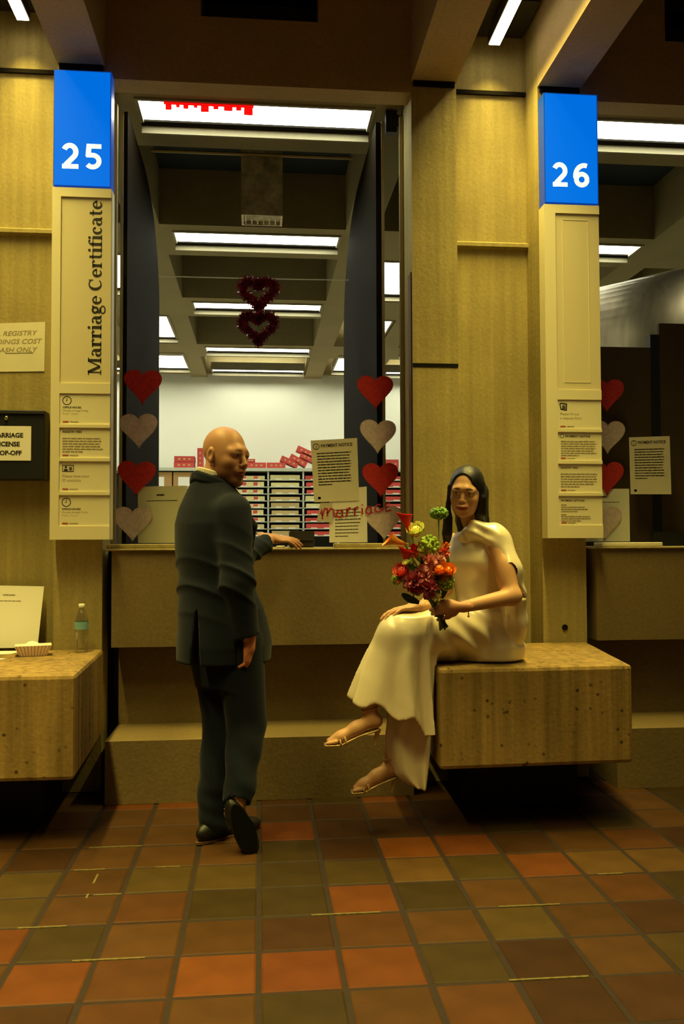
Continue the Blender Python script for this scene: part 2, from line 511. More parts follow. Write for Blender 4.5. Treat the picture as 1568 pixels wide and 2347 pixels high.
# office behind the windows -------------------------------------------------------------
YB = 9.8
sbox('floor', 'office_floor', None, -4.2, 7.2, 1.40, YB+.2, -.12, -.02, kind='structure')
MB().box(-4.2, 7.2, YB, YB+.15, 0, 4.3).obj('wall_back', 'office_white', None, kind='structure')
MB().box(-4.2, -4.05, 1.4, YB, 0, 4.3).obj('wall_left', 'office_white', None, kind='structure')
MB().box(7.05, 7.2, 1.4, YB, 0, 4.3).obj('wall_right', 'office_white', None, kind='structure')
LROWS = (1.535, 3.65, 5.73, 7.85)
def office_ceiling():
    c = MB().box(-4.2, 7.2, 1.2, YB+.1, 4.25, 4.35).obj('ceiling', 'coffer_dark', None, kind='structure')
    bx = []
    for dx in (-PX, 0, PX):
        bx += [(PIL[0]+dx-.13, PIL[1]+dx-.12), (PIL[2]+dx+.02, PIL[3]+dx+.02)]
    for dx in (-PX, 0, PX):
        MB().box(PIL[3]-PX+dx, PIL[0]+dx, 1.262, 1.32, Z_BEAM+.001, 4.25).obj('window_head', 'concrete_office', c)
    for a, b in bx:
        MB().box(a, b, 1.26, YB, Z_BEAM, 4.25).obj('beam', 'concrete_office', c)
    for i, y in enumerate(LROWS+(9.75,)):
        y0, y1 = y-.28, y+.46
        if i == 0: y0 = 1.32
        if i == 4: y0, y1 = 9.55, YB
        h = .15
        # cross beam in pieces round the troffer recesses of the wide bays
        b = MB()
        b.box(-4.0, 7.0, y0, y-h, Z_BEAM+.001, 4.25) if y-h > y0 else None
        if i < 4:
            b.box(-4.0, 7.0, y+h, y1, Z_BEAM+.001, 4.25)
            xs = [-4.0]
            for cx in (-PX-.015, -.015, PX-.015): xs += [cx-.69, cx+.69]
            xs.append(7.0)
            for q in range(0, len(xs), 2): b.box(xs[q], xs[q+1], y-h, y+h, Z_BEAM+.001, 4.25)
        b.obj('cross_beam', 'concrete_office', c)
    return c
office_ceiling()

# floor of the hall: one slab of grout, every tile an object of its own -----------------
TS = .25
floor = MB().box(-3.6, 5.6, -5.0, 1.25, -.12, -.004).obj('floor', 'grout', None, kind='structure')
TCOL = {'o': (.098, .030, .0062), 'r': (.084, .0235, .0058), 'b': (.058, .026, .0078), 'd': (.036, .0155, .006), 'k': (.034, .0215, .0065),
        'g': (.050, .031, .0085), 'y': (.074, .038, .0105), 'm': (.066, .0255, .0072)}
for k_, c_ in TCOL.items():
    mat('tile_'+k_, c_, .58, spec=.10, var=.22, vscale=7, bump=.10, bscale=30, objrand=.14)
# colours by row (from the dado towards the viewer) and column, as laid
TMAP = {0: 'bbbbddmdkdbbkb', 1: 'bbbbrdddkdgbkd', 2: 'dbbbkdordbmdyb', 3: 'gbggkgygoyygbg', 4: 'gbmkkokbbmkbdb',
        5: 'okbbdmbgbdkbdb', 6: 'bomorokdbgdbbd', 7: 'ddmbkbmddbdbkb', 8: 'bmbdobbkdbmdbb', 9: 'dbmbbkbdobmbkd', 10: 'bmdbkbbmdbkbbd'}
def tile_mesh(nm, m, w, d):
    t = MB(); e = .006; z0, z1 = -.02, 0.0
    x, y = w/2, d/2
    t.add([(-x,-y,z0),(x,-y,z0),(x,y,z0),(-x,y,z0),(-x,-y,z1-e*.6),(x,-y,z1-e*.6),(x,y,z1-e*.6),(-x,y,z1-e*.6),
           (-x+e,-y+e,z1),(x-e,-y+e,z1),(x-e,y-e,z1),(-x+e,y-e,z1)],
          [(0,1,5,4),(1,2,6,5),(2,3,7,6),(3,0,4,7),(4,5,9,8),(5,6,10,9),(6,7,11,10),(7,4,8,11),(8,9,10,11)])
    return t.mesh(nm, m)
TM = {k_: tile_mesh('tile', 'tile_'+k_, TS-.017, TS-.013) for k_ in TCOL}
rt = random.Random(3)
far = {k_: MB() for k_ in TCOL}
nt_ = 0
for row in range(-1, 20):
    for col in range(-11, 21):
        cx, cy = (col+.5)*TS, (2-row)*TS+.125
        if cy > 1.0 or cy < -4.9: continue
        ch = TMAP[row][col+4] if (row in TMAP and 0 <= col+4 < 14) else rt.choice('bbbbmdkgyobd')
        if row <= 10 and -7 <= col <= 12 and (row < 5 or col <= 9) and nt_ < 290:
            o = bpy.data.objects.new('tile', TM[ch]); COL.objects.link(o)
            o.location = (cx, cy, rt.uniform(-.0015, .0006)); o.parent = floor
            o.rotation_euler = (rt.uniform(-.004, .004), rt.uniform(-.004, .004), rt.uniform(-.004, .004))
            nt_ += 1
        else:
            w_, d_ = (TS-.017)/2, (TS-.013)/2
            far[ch].box(cx-w_, cx+w_, cy-d_, cy+d_, -.02, 0)
ft = MB(); fm = []; mats_ = list(TCOL)
for i, k_ in enumerate(mats_):
    n0 = len(ft.f); ft.add(far[k_].v, far[k_].f); fm += [i]*(len(ft.f)-n0)
me = ft.mesh('tile_field', None)
for k_ in mats_: me.materials.append(MATS['tile_'+k_])
me.polygons.foreach_set('material_index', fm)
link('tile_field', me, floor, kind='stuff')
# smears of pale mortar left on a few joints
for (x, y, l_, ax) in ((-.60,.25,.22,0),(-.66,-.0,.12,0),(-.62,-.25,.05,1),(-.55,-.25,.10,0),(-.36,.0,.10,0),(-.72,-.50,.16,0),(-.46,-.75,.22,0),(.30,-.50,.24,0),(.95,-.50,.22,0),(1.35,-.25,.10,0),(.85,-1.0,.24,0),(-.62,-.10,.10,1)):
    m_ = MB()
    if ax == 0: m_.box(x-l_/2, x+l_/2, y-.004, y+.004, -.006, .0002)
    else: m_.box(x-.004, x+.004, y-l_/2, y+l_/2, -.006, .0002)
    m_.obj('mortar_smear', 'mortar', floor)
# ================================================================= THINGS ON THE FACADE
def bench(name, poly, z0, z1, label, base):
    t = thing(name, (sum(p[0] for p in poly)/4, sum(p[1] for p in poly)/4, 0), label, 'bench', 'cast concrete benches')
    bevel_box_obj('seat_block', 'concrete_bench', t, poly, z0, z1, .018, 2)
    MB().box(*base, 0.0, z0+.01).obj('pedestal', 'post_dark', t)  # shade under the bench put into the near-black colour of its base
    return t
bench('concrete_bench', [(.775, .185), (1.655, .215), (1.785, 1.078), (.80, 1.078)], .295, .73,
      'board-marked concrete bench block the woman in satin sits on', (1.0, 1.55, .62, 1.06))
bench('concrete_bench', [(-1.80, .205), (-.766, .205), (-.80, 1.078), (-1.80, 1.078)], .292, .73,
      'concrete bench block carrying the water bottle and paper food tray', (-1.65, -1.0, .62, 1.06))

# number signs ------------------------------------------------------------------------
YS = .97
def sign(digits, x0, x1, label, lettering, cards, border):
    t = thing('counter_sign', ((x0+x1)/2, YS+.05, 1.296), label, 'sign', 'numbered counter signs')
    sbox('wall_bracket', 'sign_tan', t, x0+.06, x1-.06, YS+.09, Y_PIL+.001, 1.45, 3.6)
    # light box
    lb = MB().box(x0+.004, x1-.004, YS, YS+.09, 3.105, 3.712).obj('light_box', 'sign_blue_side', t)
    MB().box(x0+.010, x1-.010, YS-.003, YS, 3.111, 3.706).obj('face', 'sign_blue', lb)
    d = MB(); h = .128
    digit(d, digits[0], x0+.043, 3.196, h*1.04, YS-.0045); digit(d, digits[1], x0+.043+h*.90, 3.196, h*1.04, YS-.0045)
    d.obj('number', 'digit_white', lb)
    # panel: frame with a recessed field, rails between card slots
    ix0, ix1 = (x0+border[0], x1-border[1])
    fr = MB()
    fr.box(x0, x1, YS+.012, YS+.09, 1.296, 3.10)
    z = [1.296, 1.366] + [None]
    fr.box(x0, ix0, YS, YS+.012, 1.296, 3.10)
    if border[1] > .004: fr.box(ix1, x1, YS, YS+.012, 1.296, 3.10)
    fr.box(ix0, ix1, YS, YS+.012, 3.053, 3.10); fr.box(ix0, ix1, YS, YS+.012, 2.04, 2.092); fr.box(ix0, ix1, YS, YS+.012, 1.296, 1.364)
    for zz in (1.530, 1.702, 1.873): fr.box(ix0, ix1, YS-.002, YS+.012, zz-.008, zz+.008)
    fr.obj('panel_frame', 'sign_tan', t)
    f = MB().box(ix0, ix1, YS+.007, YS+.0125, 2.092, 3.053).obj('panel_field', 'sign_tan_insert', t)
    if lettering:
        L_ = MB(); serif_text(L_, 'Marriage Certificate', lambda a, b: (x1-.049-b, YS+.006, 2.136+a), .0945)
        L_.obj('lettering', 'print_black', f)
    else:
        e = MB()
        for a, b, c, d_ in ((ix0+.045, ix1-.06, 3.018, 3.022), (ix0+.045, ix1-.06, 2.133, 2.136), (ix0+.04, ix0+.043, 2.133, 3.022), (ix1-.062, ix1-.059, 2.133, 3.022)):
            e.box(a, b, YS+.0055, YS+.007, c, d_)
        e.obj('embossed_line', 'sign_tan', f)
    tops = (2.040, 1.865, 1.694, 1.522); bots = (1.881, 1.710, 1.538, 1.364)
    for i, kind in enumerate(cards):
        c = MB().box(ix0+.001, ix1-.001, YS+.006, YS+.012, bots[i], tops[i]).obj('info_card', 'card_tan', t)
        y = YS+.0055; zt = tops[i]; pr = MB(); lt = MB()
        T = lambda a, b: (a, y, b)
        if kind == 'clock':
            stroke(pr, arc(ix0+.036, zt-.037, .021, .021, 0, 360, 20), .004, T)
            stroke(pr, [(ix0+.036, zt-.024), (ix0+.036, zt-.038), (ix0+.030, zt-.038)], .003, T)
            wall_text(pr, 'OFFICE HOURS', ix0+.015, zt-.076, y, .0135, .03)
            wall_text(lt, 'Monday through Friday', ix0+.015, zt-.092, y, .0135); lt.obj('body_print', 'print_grey', c); lt = MB(); wall_text(lt, '9 a.m. - 5 p.m.', ix0+.015, zt-.108, y, .0135)
        elif kind == 'fees':
            wall_text(pr, 'REGISTRY FEES', ix0+.015, zt-.026, y, .0145, .03)
            text_lines(lt, ix0+.015, zt-.052, y, .205, 6, .0135, .005, .3, .5)
        elif kind == 'id':
            for a in ((ix0+.015, ix0+.072, zt-.022, zt-.019), (ix0+.015, ix0+.072, zt-.053, zt-.050), (ix0+.015, ix0+.018, zt-.053, zt-.019), (ix0+.069, ix0+.072, zt-.053, zt-.019)):
                pr.box(a[0], a[1], y-.0005, y, a[2], a[3])
            disc(pr, ix0+.033, zt-.031, .006, T); pr.box(ix0+.024, ix0+.042, y-.0005, y, zt-.049, zt-.040)
            for q in range(3): pr.box(ix0+.048, ix0+.064, y-.0005, y, zt-.032-.006*q, zt-.029-.006*q)
            wall_text(lt, 'Please have your', ix0+.015, zt-.082, y, .020); lt.obj('body_print', 'print_grey', c); lt = MB(); wall_text(lt, 'ID available', ix0+.015, zt-.104, y, .020)
        elif kind == 'form':
            stroke(pr, [(ix0+.015, zt-.022), (ix0+.020, zt-.052), (ix0+.050, zt-.058), (ix0+.052, zt-.024), (ix0+.015, zt-.020)], .006, T)
            for q in range(3): pr.box(ix0+.026, ix0+.046, y-.0005, y, zt-.036-.007*q, zt-.032-.007*q)
            wall_text(lt, 'Please fill out', ix0+.015, zt-.084, y, .020); lt.obj('body_print', 'print_grey', c); lt = MB(); wall_text(lt, 'a request form', ix0+.015, zt-.106, y, .020)
        elif kind == 'notice':
            stroke(pr, arc(ix0+.025, zt-.022, .010, .010, 0, 360, 14), .002, T)
            wall_text(pr, 'PAYMENT NOTICE', ix0+.042, zt-.028, y, .0165, .03)
            text_lines(lt, ix0+.018, zt-.048, y, .20, 7, .0125, .0045, .25, .5)
        elif kind == 'options':
            wall_text(pr, 'PAYMENT OPTIONS', ix0+.015, zt-.030, y, .0145, .03)
            text_lines(lt, ix0+.015, zt-.046, y, .05, 1, .01, .005); text_lines(lt, ix0+.015, zt-.058, y, .15, 3, .0115, .0045)
            text_lines(lt, ix0+.015, zt-.098, y, .05, 1, .01, .005); text_lines(lt, ix0+.015, zt-.108, y, .18, 3, .0115, .0045)
        pr.obj('heading_print', 'print_black', c)
        lt.obj('body_print', 'print_grey', c)
        rd = MB().box(ix0+.016, ix0+.045, y-.0005, y, bots[i]+.010, bots[i]+.018)
        rd.obj('footer_mark', 'print_red', c)
        f2 = MB(); text_lines(f2, ix0+.052, bots[i]+.016, y, .07, 1, .01, .004); f2.obj('footer_print', 'print_grey', c)
    return t
sign('25', -1.052, -.754, 'lit blue number 25 sign above Marriage Certificate panel', True, ('clock', 'fees', 'id', 'clock'), (.044, .002))
sign('26', 1.533, 1.842, 'lit blue number 26 sign above blank tan panel', False, ('form', 'notice', 'fees', 'options'), (.062, .002))

# strip lamps in the slots between the beams -----------------------------------------
def strip_lamp(x, ya, yb, label, watts=1.0):
    t = thing('strip_lamp', (x, (ya+yb)/2, 4.10), label, 'lamp', 'strip lamps in the ceiling slots')
    MB().box(x-.036, x+.036, ya, yb, 4.10, 4.16).obj('housing', 'lamp_housing', t)
    d = MB(); n = int((yb-ya)/.05)
    d.box(x-.031, x+.031, ya+.004, yb-.004, 4.094, 4.10)
    for i in range(n):
        y = ya+.004+(i+.5)*(yb-ya-.008)/n
        d.ball((x, y, 4.093), (.027, .021, .006), 8, 4)
    d.obj('diffuser', 'lamp_diffuser', t)
    for y in (ya+.2, yb-.2):
        MB().tube([(x, y, 4.16), (x, y, 4.55)], .006, 6).obj('hanger', 'lamp_housing', t)
    ld = bpy.data.lights.new('lamp_light', 'AREA'); ld.shape = 'RECTANGLE'; ld.size = .05; ld.size_y = yb-ya-.02
    ld.energy = SLOT_LAMP_W*watts; ld.color = SLOT_LAMP_COL; ld.spread = math.radians(88)
    lo = bpy.data.objects.new('lamp_light', ld); COL.objects.link(lo); lo.location = (0, 0, -.016); lo.parent = t
    return t
strip_lamp(1.33, -1.0, 1.20, 'glowing strip lamp in the ceiling slot beside the number 26 sign')
strip_lamp(1.33-PX, -1.0, 1.20, 'glowing strip lamp in the ceiling slot at the far left')
strip_lamp(1.33, -3.6, -1.4, 'second strip lamp overhead in the right ceiling slot, towards the viewer', .7)
strip_lamp(1.33-PX, -3.6, -1.4, 'second strip lamp overhead in the left ceiling slot, towards the viewer', 2.3)

# office troffers -----------------------------------------------------------------------
def troffer(x, y, w_, d_, label, z=Z_BEAM):
    t = thing('ceiling_light', (x, y, z), label, 'ceiling light', 'office ceiling lights')
    m_ = MB(); e = .02
    for a, b, c, dd in ((x-w_/2-e, x+w_/2+e, y-d_/2-e, y-d_/2), (x-w_/2-e, x+w_/2+e, y+d_/2+.058, y+d_/2+.075), (x-w_/2-e, x-w_/2, y-d_/2, y+d_/2), (x+w_/2, x+w_/2+e, y-d_/2, y+d_/2)):
        m_.box(a, b, c, dd, z-(.046 if c > y else .012), z+.10)
    m_.obj('frame', 'troffer_frame', t)
    MB().box(x-w_/2-e, x+w_/2+e, y+d_/2, y+d_/2+.058, z-.002, z+.02).obj('shadow_rail', 'joint_dark', t)
    MB().box(x-w_/2, x+w_/2, y-d_/2, y+d_/2, z+.01, z+.03).obj('diffuser', 'troffer_light', t)
    return t
nth = ('nearest the window of counter 25', 'second row from the window, behind the hanging duct', 'third row from the window, behind the tinsel hearts', 'fourth row, below the tinsel hearts and near the back wall')
for i, y in enumerate(LROWS):
    troffer(-.015, y, 1.34, .26, 'long white office ceiling light '+nth[i])
for i, y in enumerate(LROWS[:2]):
    troffer(PX-.015, y, 1.34, .26, 'white office ceiling light '+('right beside the number 26 sign' if i == 0 else 'small and far, above the brushed metal screen of counter 26'))
for i, y in enumerate(LROWS):
    troffer(-PX-.015, y, 1.34, .26, 'office ceiling light hidden behind the left pier, %s row' % ('first', 'second', 'third', 'fourth')[i])
    if i > 1: troffer(PX-.015, y, 1.34, .26, 'office ceiling light deep behind counter 26, %s row' % ('third', 'fourth')[i-2])
    troffer(2*PX-.015, y, 1.34, .26, 'office ceiling light far to the right behind counter 26, %s row' % ('first', 'second', 'third', 'fourth')[i])
for i, x in enumerate((-PX, 0, PX)):
    troffer(x-.015, 9.36, 1.34, .20, 'ceiling light washing the back wall of the office, %s' % ('left bay', 'middle bay', 'right bay')[i], Z_BEAM+.02)
sd = (('left', -1.235), ('right', 1.30))
for s_, x in sd:
    for i, y in enumerate((4.65, 6.72, 8.65)):
        troffer(x, y, .42, 1.05, 'office ceiling light set lengthwise in the %s narrow bay, %s row' % (s_, ('nearest', 'middle', 'farthest')[i]))

# galvanised duct drop
t = thing('duct_drop', (.02, 3.0, 3.72), 'mottled grey air duct drop hanging in the office coffer', 'duct')
MB().box(-.132, .177, 2.90, 3.12, 3.75, 4.25).obj('duct_body', 'galvanised', t)
g = MB()
for a in ((-.132, -.115, 2.90, 3.12), (.160, .177, 2.90, 3.12), (-.115, .16, 2.90, 2.915), (-.115, .16, 3.105, 3.12)): g.box(*a, 3.72, 3.75)
g.obj('grille_frame', 'galvanised', t)
for i in range(6):
    MB().box(-.105+i*.045, -.095+i*.045, 2.915, 3.105, 3.725, 3.75).obj('louvre', 'galvanised', t)
MB().tube([(-1.0, 2.86, 4.16), (1.0, 2.86, 4.16)], .012, 6).obj('conduit', 'metal_edge', None, label='thin metal conduit pipe running behind the duct drop', cat='pipe')

# window panes ----------------------------------------------------------------------------
for n, dx in ((1, 0), (2, PX)):
    x0, x1 = PIL[3]-PX+dx+.002, PIL[0]+dx-.002
    wn = MB().box(x0+.02, x1-.02, Y_GLASS-.004, Y_GLASS+.004, 1.250, 3.70).obj('window_%d' % n, 'glass', None, kind='structure')
    fr = MB()
    fr.box(x0, x0+.02, Y_GLASS-.02, Y_GLASS+.02, 1.249, 3.735); fr.box(x1-.02, x1, Y_GLASS-.02, Y_GLASS+.02, 1.249, 3.735)
    fr.obj('window_frame', 'metal_edge', wn)

# dark folding screens ----------------------------------------------------------------------
def screen(pts, ztop, r, th, label, front_right, m='metal_dark'):
    """flat sheet standing on the counter plane, top far corner rounded"""
    (xa, ya), (xb, yb) = pts
    d = Vector((xb-xa, yb-ya, 0)); L_ = d.length; d.normalize(); nrm = Vector((-d.y, d.x, 0))
    prof = [(0, 1.249), (L_, 1.249), (L_, ztop-r[1])]
    for i in range(1, 13):
        a = PI/2*i/12
        prof.append((L_-r[0]+r[0]*math.cos(a), ztop-r[1]+r[1]*math.sin(a)))
    prof.append((0, ztop))
    t = thing('folding_screen', (xa, ya, 1.272), label, 'screen', 'metal folding screens')
    me = MB().extr([(xa+d.x*u, ya+d.y*u, z) for u, z in prof], nrm*th).mesh('sheet', m)
    bm = bmesh.new(); bm.from_mesh(me); bmesh.ops.recalc_face_normals(bm, faces=bm.faces); bm.to_mesh(me); bm.free()
    link('sheet', me, t)
    MB().box(xa-.008, xa+.008, ya-.012, ya+.004, 1.249, ztop).obj('lit_edge', 'metal_edge', t)  # pale strip: light caught on the sheet's front edge, put in as colour
    return t
screen(((-.775, 1.44), (-.775, 3.03)), 3.74, (.95, .75), -.03, 'tall dark metal folding screen behind the left row of paper hearts', 0)
screen(((.722, 1.44), (.722, 3.40)), 3.74, (1.1, .8), .04, 'tall dark metal folding screen behind the right row of paper hearts', 1)
# curved brushed-metal screen and dark boards closing counter 26
def curved_screen():
    t = thing('curved_screen', (2.8, 2.0, 1.272), 'curved brushed metal screen closing counter 26', 'screen')
    A, B = Vector((2.25, 2.75, 0)), Vector((3.30, 1.50, 0)); d = (B-A).normalized(); n = Vector((-d.y, d.x, 0))
    if n.y < 0: n = -n
    prof = [(0, 1.249), (0, 2.62)]
    for i in range(1, 15):
        a = PI*.52*i/14; prof.append((.42-.42*math.cos(a), 2.62+.62*math.sin(a)))
    back = [(u+.02, z-.015 if i > 1 else z) for i, (u, z) in enumerate(prof)]
    poly = [(A+n*u)+Vector((0, 0, z)) for u, z in prof]+[(A+n*u)+Vector((0, 0, z)) for u, z in reversed(back)]
    me = MB().extr(poly, B-A).mesh('sheet', 'brushed_metal', True)
    bm = bmesh.new(); bm.from_mesh(me); bmesh.ops.recalc_face_normals(bm, faces=bm.faces); bm.to_mesh(me); bm.free()
    link('sheet', me, t)
    e = prof[-1]; MB().tube([A+n*e[0]+Vector((0,0,e[1]+.01)), B+n*e[0]+Vector((0,0,e[1]+.01))], .018, 6).obj('top_rail', 'metal_edge', t)
curved_screen()
sbox('board_panel', 'board_dark', None, 1.90, 2.362, 1.49, 1.515, 1.249, 2.45, label='dark board standing behind the papers of counter 26, lower one', cat='panel')
sbox('board_panel', 'board_dark', None, 2.42, 3.25, 1.49, 1.515, 1.249, 2.60, label='dark board at the right edge behind counter 26, taller one', cat='panel')
sbox('upright_post', 'post_dark', None, 2.362, 2.42, 1.488, 1.53, 1.249, 2.53, label='black upright post between the two dark boards', cat='post')
# closer bracket at the top of window 25
t = thing('closer_bracket', (.78, 1.40, 3.67), 'black mounting bracket at the top right of window 25', 'bracket')
MB().box(.735, .80, 1.385, 1.43, 3.66, 3.79).obj('plate', 'black_box', t); MB().box(.775, .826, 1.38, 1.42, 3.69, 3.76).obj('arm', 'black_box', t)
for z in (3.775, 3.765): MB().ball((.805, 1.375, z), .006, 8, 5).obj('screw', 'steel', t)

# paper hearts ---------------------------------------------------------------------------------
def heart_pts(w_, h_, n=40):
    P = []
    for i in range(n):
        t_ = 2*PI*i/n
        x = 16*math.sin(t_)**3; y = 13*math.cos(t_)-5*math.cos(2*t_)-1.6*math.cos(3*t_)-.6*math.cos(4*t_)
        P.append((x/32*w_, y))
    ys = [p[1] for p in P]; a, b = min(ys), max(ys)
    return [(x, (y-(a+b)/2)/(b-a)*h_) for x, y in P]
HP = heart_pts(.205, .190, 84)
def paper_heart(x, z, m, ang, label):
    c, s_ = math.cos(ang), math.sin(ang)
    t = thing('paper_heart', (x, Y_GLASS-.006, z), label, 'paper heart', 'paper lace hearts on the windows')
    pl = [(x+(p[0]*c-p[1]*s_), Y_GLASS-.0075, z+(p[0]*s_+p[1]*c)) for p in HP]
    MB().extr(pl, (0, .0025, 0)).obj('doily', m, t)
    lace = MB()
    for i in range(len(HP)):
        p = HP[i]; q = (p[0]*.985, p[1]*.985)
        lace.lathe((x+(q[0]*c-q[1]*s_), 0, 0), [(.0042, -.0005), (.0042, .0005)], 8)
        for k_ in range(len(lace.v)-16, len(lace.v)):
            v = lace.v[k_]; lace.v[k_] = (v[0], Y_GLASS-.0068+v[2], z+(q[0]*s_+q[1]*c)+v[1])
    lace.obj('lace_rim', m, t)
rows = ('top', 'second', 'third', 'lowest')
for i, (x, z, m, a) in enumerate(((-.643, 2.143, 'heart_red', -.02), (-.665, 1.897, 'heart_white', .03), (-.676, 1.634, 'heart_red', -.03), (-.696, 1.380, 'heart_white', .0))):
    paper_heart(x, z, m, a, '%s paper heart, %s in the column beside the number 25 sign' % ('red' if 'red' in m else 'whitish', rows[i]))
for i, (x, z, m, a) in enumerate(((.661, 2.130, 'heart_red', 0), (.675, 1.877, 'heart_white', -.03), (.689, 1.630, 'heart_red', .02), (.705, 1.385, 'heart_white', .04))):
    paper_heart(x, z, m, a, '%s paper heart, %s in the column above the bouquet' % ('red' if 'red' in m else 'whitish', rows[i]))
for i, (x, z, m, a) in enumerate(((2.029, 2.130, 'heart_red', 0), (2.031, 1.885, 'heart_white', -.03), (2.022, 1.643, 'heart_red', .02), (2.005, 1.383, 'heart_white', .0))):
    paper_heart(x, z, m, a, '%s paper heart half hidden by the number 26 sign, %s' % ('red' if 'red' in m else 'whitish', rows[i]))

# string with two tinsel hearts ---------------------------------------------------------------------
MB().tube([(-.775, 2.99, 3.268), (0, 2.99, 3.268), (.72, 2.99, 3.275)], .0045, 6).obj('hanging_string', 'wire', None, label='thin pale string stretched across the window holding tinsel hearts', cat='string')
def tinsel_heart(zc, label, seed):
    rg = random.Random(seed); c = (-.005, 2.98, zc)
    t = thing('tinsel_heart', c, label, 'heart garland', 'red tinsel hearts')
    P = heart_pts(.245, .195, 90); m_ = MB()
    m_.tube([(c[0]+p[0], c[1], c[2]+p[1]) for p in P]+[(c[0]+P[0][0], c[1], c[2]+P[0][1])], .017, 6, False)
    for p in P:
        for k_ in range(44):
            u = Vector((rg.gauss(0, 1), rg.gauss(0, 1), rg.gauss(0, 1))).normalized()
            w2 = u.cross(Vector((rg.gauss(0, 1), rg.gauss(0, 1), rg.gauss(0, 1)))).normalized()*.0042
            b = Vector((c[0]+p[0]+rg.gauss(0, .003), c[1], c[2]+p[1]+rg.gauss(0, .003))); e = b+u*rg.uniform(.030, .052)
            m_.add([b-w2, b+w2, e+w2*.7, e-w2*.7], [(0, 1, 2, 3)])
    m_.obj('tinsel_ring', 'tinsel', t)
    return t
th1 = tinsel_heart(3.145, 'upper red tinsel heart hanging on the string', 1)
th2 = tinsel_heart(2.886, 'lower red tinsel heart hanging from the first one', 2)
MB().tube([(-.005+.014*math.cos(a*PI/6), 2.97, 3.012+.016*math.sin(a*PI/6)) for a in range(13)], .006, 6, False).obj('hanging_loop', 'tinsel', th2)

# papers on the glass ---------------------------------------------------------------------------------
def paper(name, corners, y, label, cat='notice', m='paper'):
    """sheet from four (x, z) corners: TL, TR, BR, BL"""
    cx = sum(c[0] for c in corners)/4; cz = min(c[1] for c in corners)
    t = thing(name, (cx, y, cz), label, cat)
    MB().extr([(x, y, z) for x, z in corners], (0, .0015, 0)).obj('sheet', m, t)
    return t
def bilin(c, u, v):
    (a, b), (c_, d), (e, f), (g_, h) = c
    return (a*(1-u)*(1-v)+c_*u*(1-v)+e*u*v+g_*(1-u)*v, b*(1-u)*(1-v)+d*u*(1-v)+f*u*v+h*(1-u)*v)
def warp(mb, corners, y):
    """print laid out on a unit sheet, moved onto the tilted paper"""
    mb.v = [((lambda q: (q[0], y, q[1]))(bilin(corners, p[0], 1-p[2]))) for p in mb.v]
    return mb
YP = Y_GLASS-.012
def payment(corners, label):
    t = paper('payment_notice', corners, YP, label)
    h = MB(); stroke(h, arc(.11, .895, .065, .045, 0, 360, 20), .012, lambda a, b: (a, 0, b)); stroke(h, [(.11, .868), (.11, .905)], .012, lambda a, b: (a, 0, b))
    wall_text(h, 'PAYMENT NOTICE', .21, .88, 0, .07, .03, width=.68)
    warp(h, corners, YP-.0006).obj('heading_print', 'print_black', t)
    b = MB(); text_lines(b, .12, .79, 0, .74, 12, .046, .016, .2, .4)
    warp(b, corners, YP-.0006).obj('body_print', 'print_faint', t)
    f = MB(); f.box(.09, .15, -.001, 0, .045, .085); warp(f, corners, YP-.0006).obj('footer_mark', 'print_black', t)
    return t
payment([(.291, 1.852), (.555, 1.869), (.566, 1.513), (.310, 1.503)], 'payment notice sheet taped over dark screen right of the man')
payment([(2.158, 1.885), (2.406, 1.895), (2.411, 1.552), (2.163, 1.552)], 'payment notice sheet taped to the window of counter 26')
YP2 = Y_GLASS-.008
c2 = [(.397, 1.57), (.609, 1.593), (.612, 1.276), (.396, 1.276)]
t = paper('printed_flyer', c2, YP2, 'grey flyer standing on the counter below the payment notice', m='paper_white')
b = MB(); text_lines(b, .15, .62, 0, .70, 9, .062, .016, .3, .5); warp(b, c2, YP2-.0006).obj('body_print', 'print_faint', t)
c3 = [(-.669, 1.590), (-.40, 1.596), (-.40, 1.276), (-.667, 1.276)]
def code_poster(corners, y, label, name='code_poster', m='paper'):
    t = paper(name, corners, y, label, m=m)
    b = MB(); text_lines(b, .38, .86, 0, .26, 1, .05, .03); text_lines(b, .18, .75, 0, .62, 1, .05, .012, .1, 1)
    warp(b, corners, y-.0006).obj('heading_print', 'print_grey', t)
    return t
code_poster(c3, Y_GLASS+.006, 'grey poster on the counter behind the man, beside the lowest left heart')
c4 = [(1.86, 1.584), (2.161, 1.585), (2.162, 1.276), (1.86, 1.276)]
t = code_poster(c4, YP2+.012, 'pale poster behind the hearts at counter 26', m='paper_white')
# handwritten strip
t = thing('handwritten_sign', (.55, Y_GLASS-.016, 1.40), 'clear strip with red handwriting marriage across the flyer', 'sign')
MB().extr([(.325, Y_GLASS-.0135, 1.40), (.412, Y_GLASS-.0135, 1.385), (.412, Y_GLASS-.0135, 1.50), (.345, Y_GLASS-.0135, 1.50)], (0, .001, 0)).obj('strip', 'clear_film', t)
hw = MB(); HT = lambda a, b: (.345+a*.395, Y_GLASS-.0145, 1.425+b*.075+a*.035)
W_ = .009
def hs(pts, wd=W_): 
    stroke(hw, [(.345+a*.395, 1.405+b*.062+a*.045) for a, b in pts], wd, lambda p, q: (p, Y_GLASS-.0145, q))
hs([(0.00,.5),(.02,.9),(.03,0)]); hs([(.03,.3),(.06,.95),(.10,.9),(.10,.2)]); hs([(.10,.5),(.15,.9),(.19,.75),(.20,.05)])
hs(arc(.275,.32,.042,.32,30,330,12)); hs([(.315,.7),(.318,.1),(.34,.0)])
hs([(.38,.75),(.385,0)]); hs([(.385,.45),(.41,.75),(.44,.72)]); hs([(.49,.75),(.495,0)]); hs([(.495,.45),(.52,.75),(.55,.72)])
hs([(.60,.62),(.605,.02)]); hs([(.60,.95),(.603,.85)])
hs(arc(.695,.34,.038,.32,40,330,12)); hs([(.728,.72),(.735,.12),(.755,.02)])
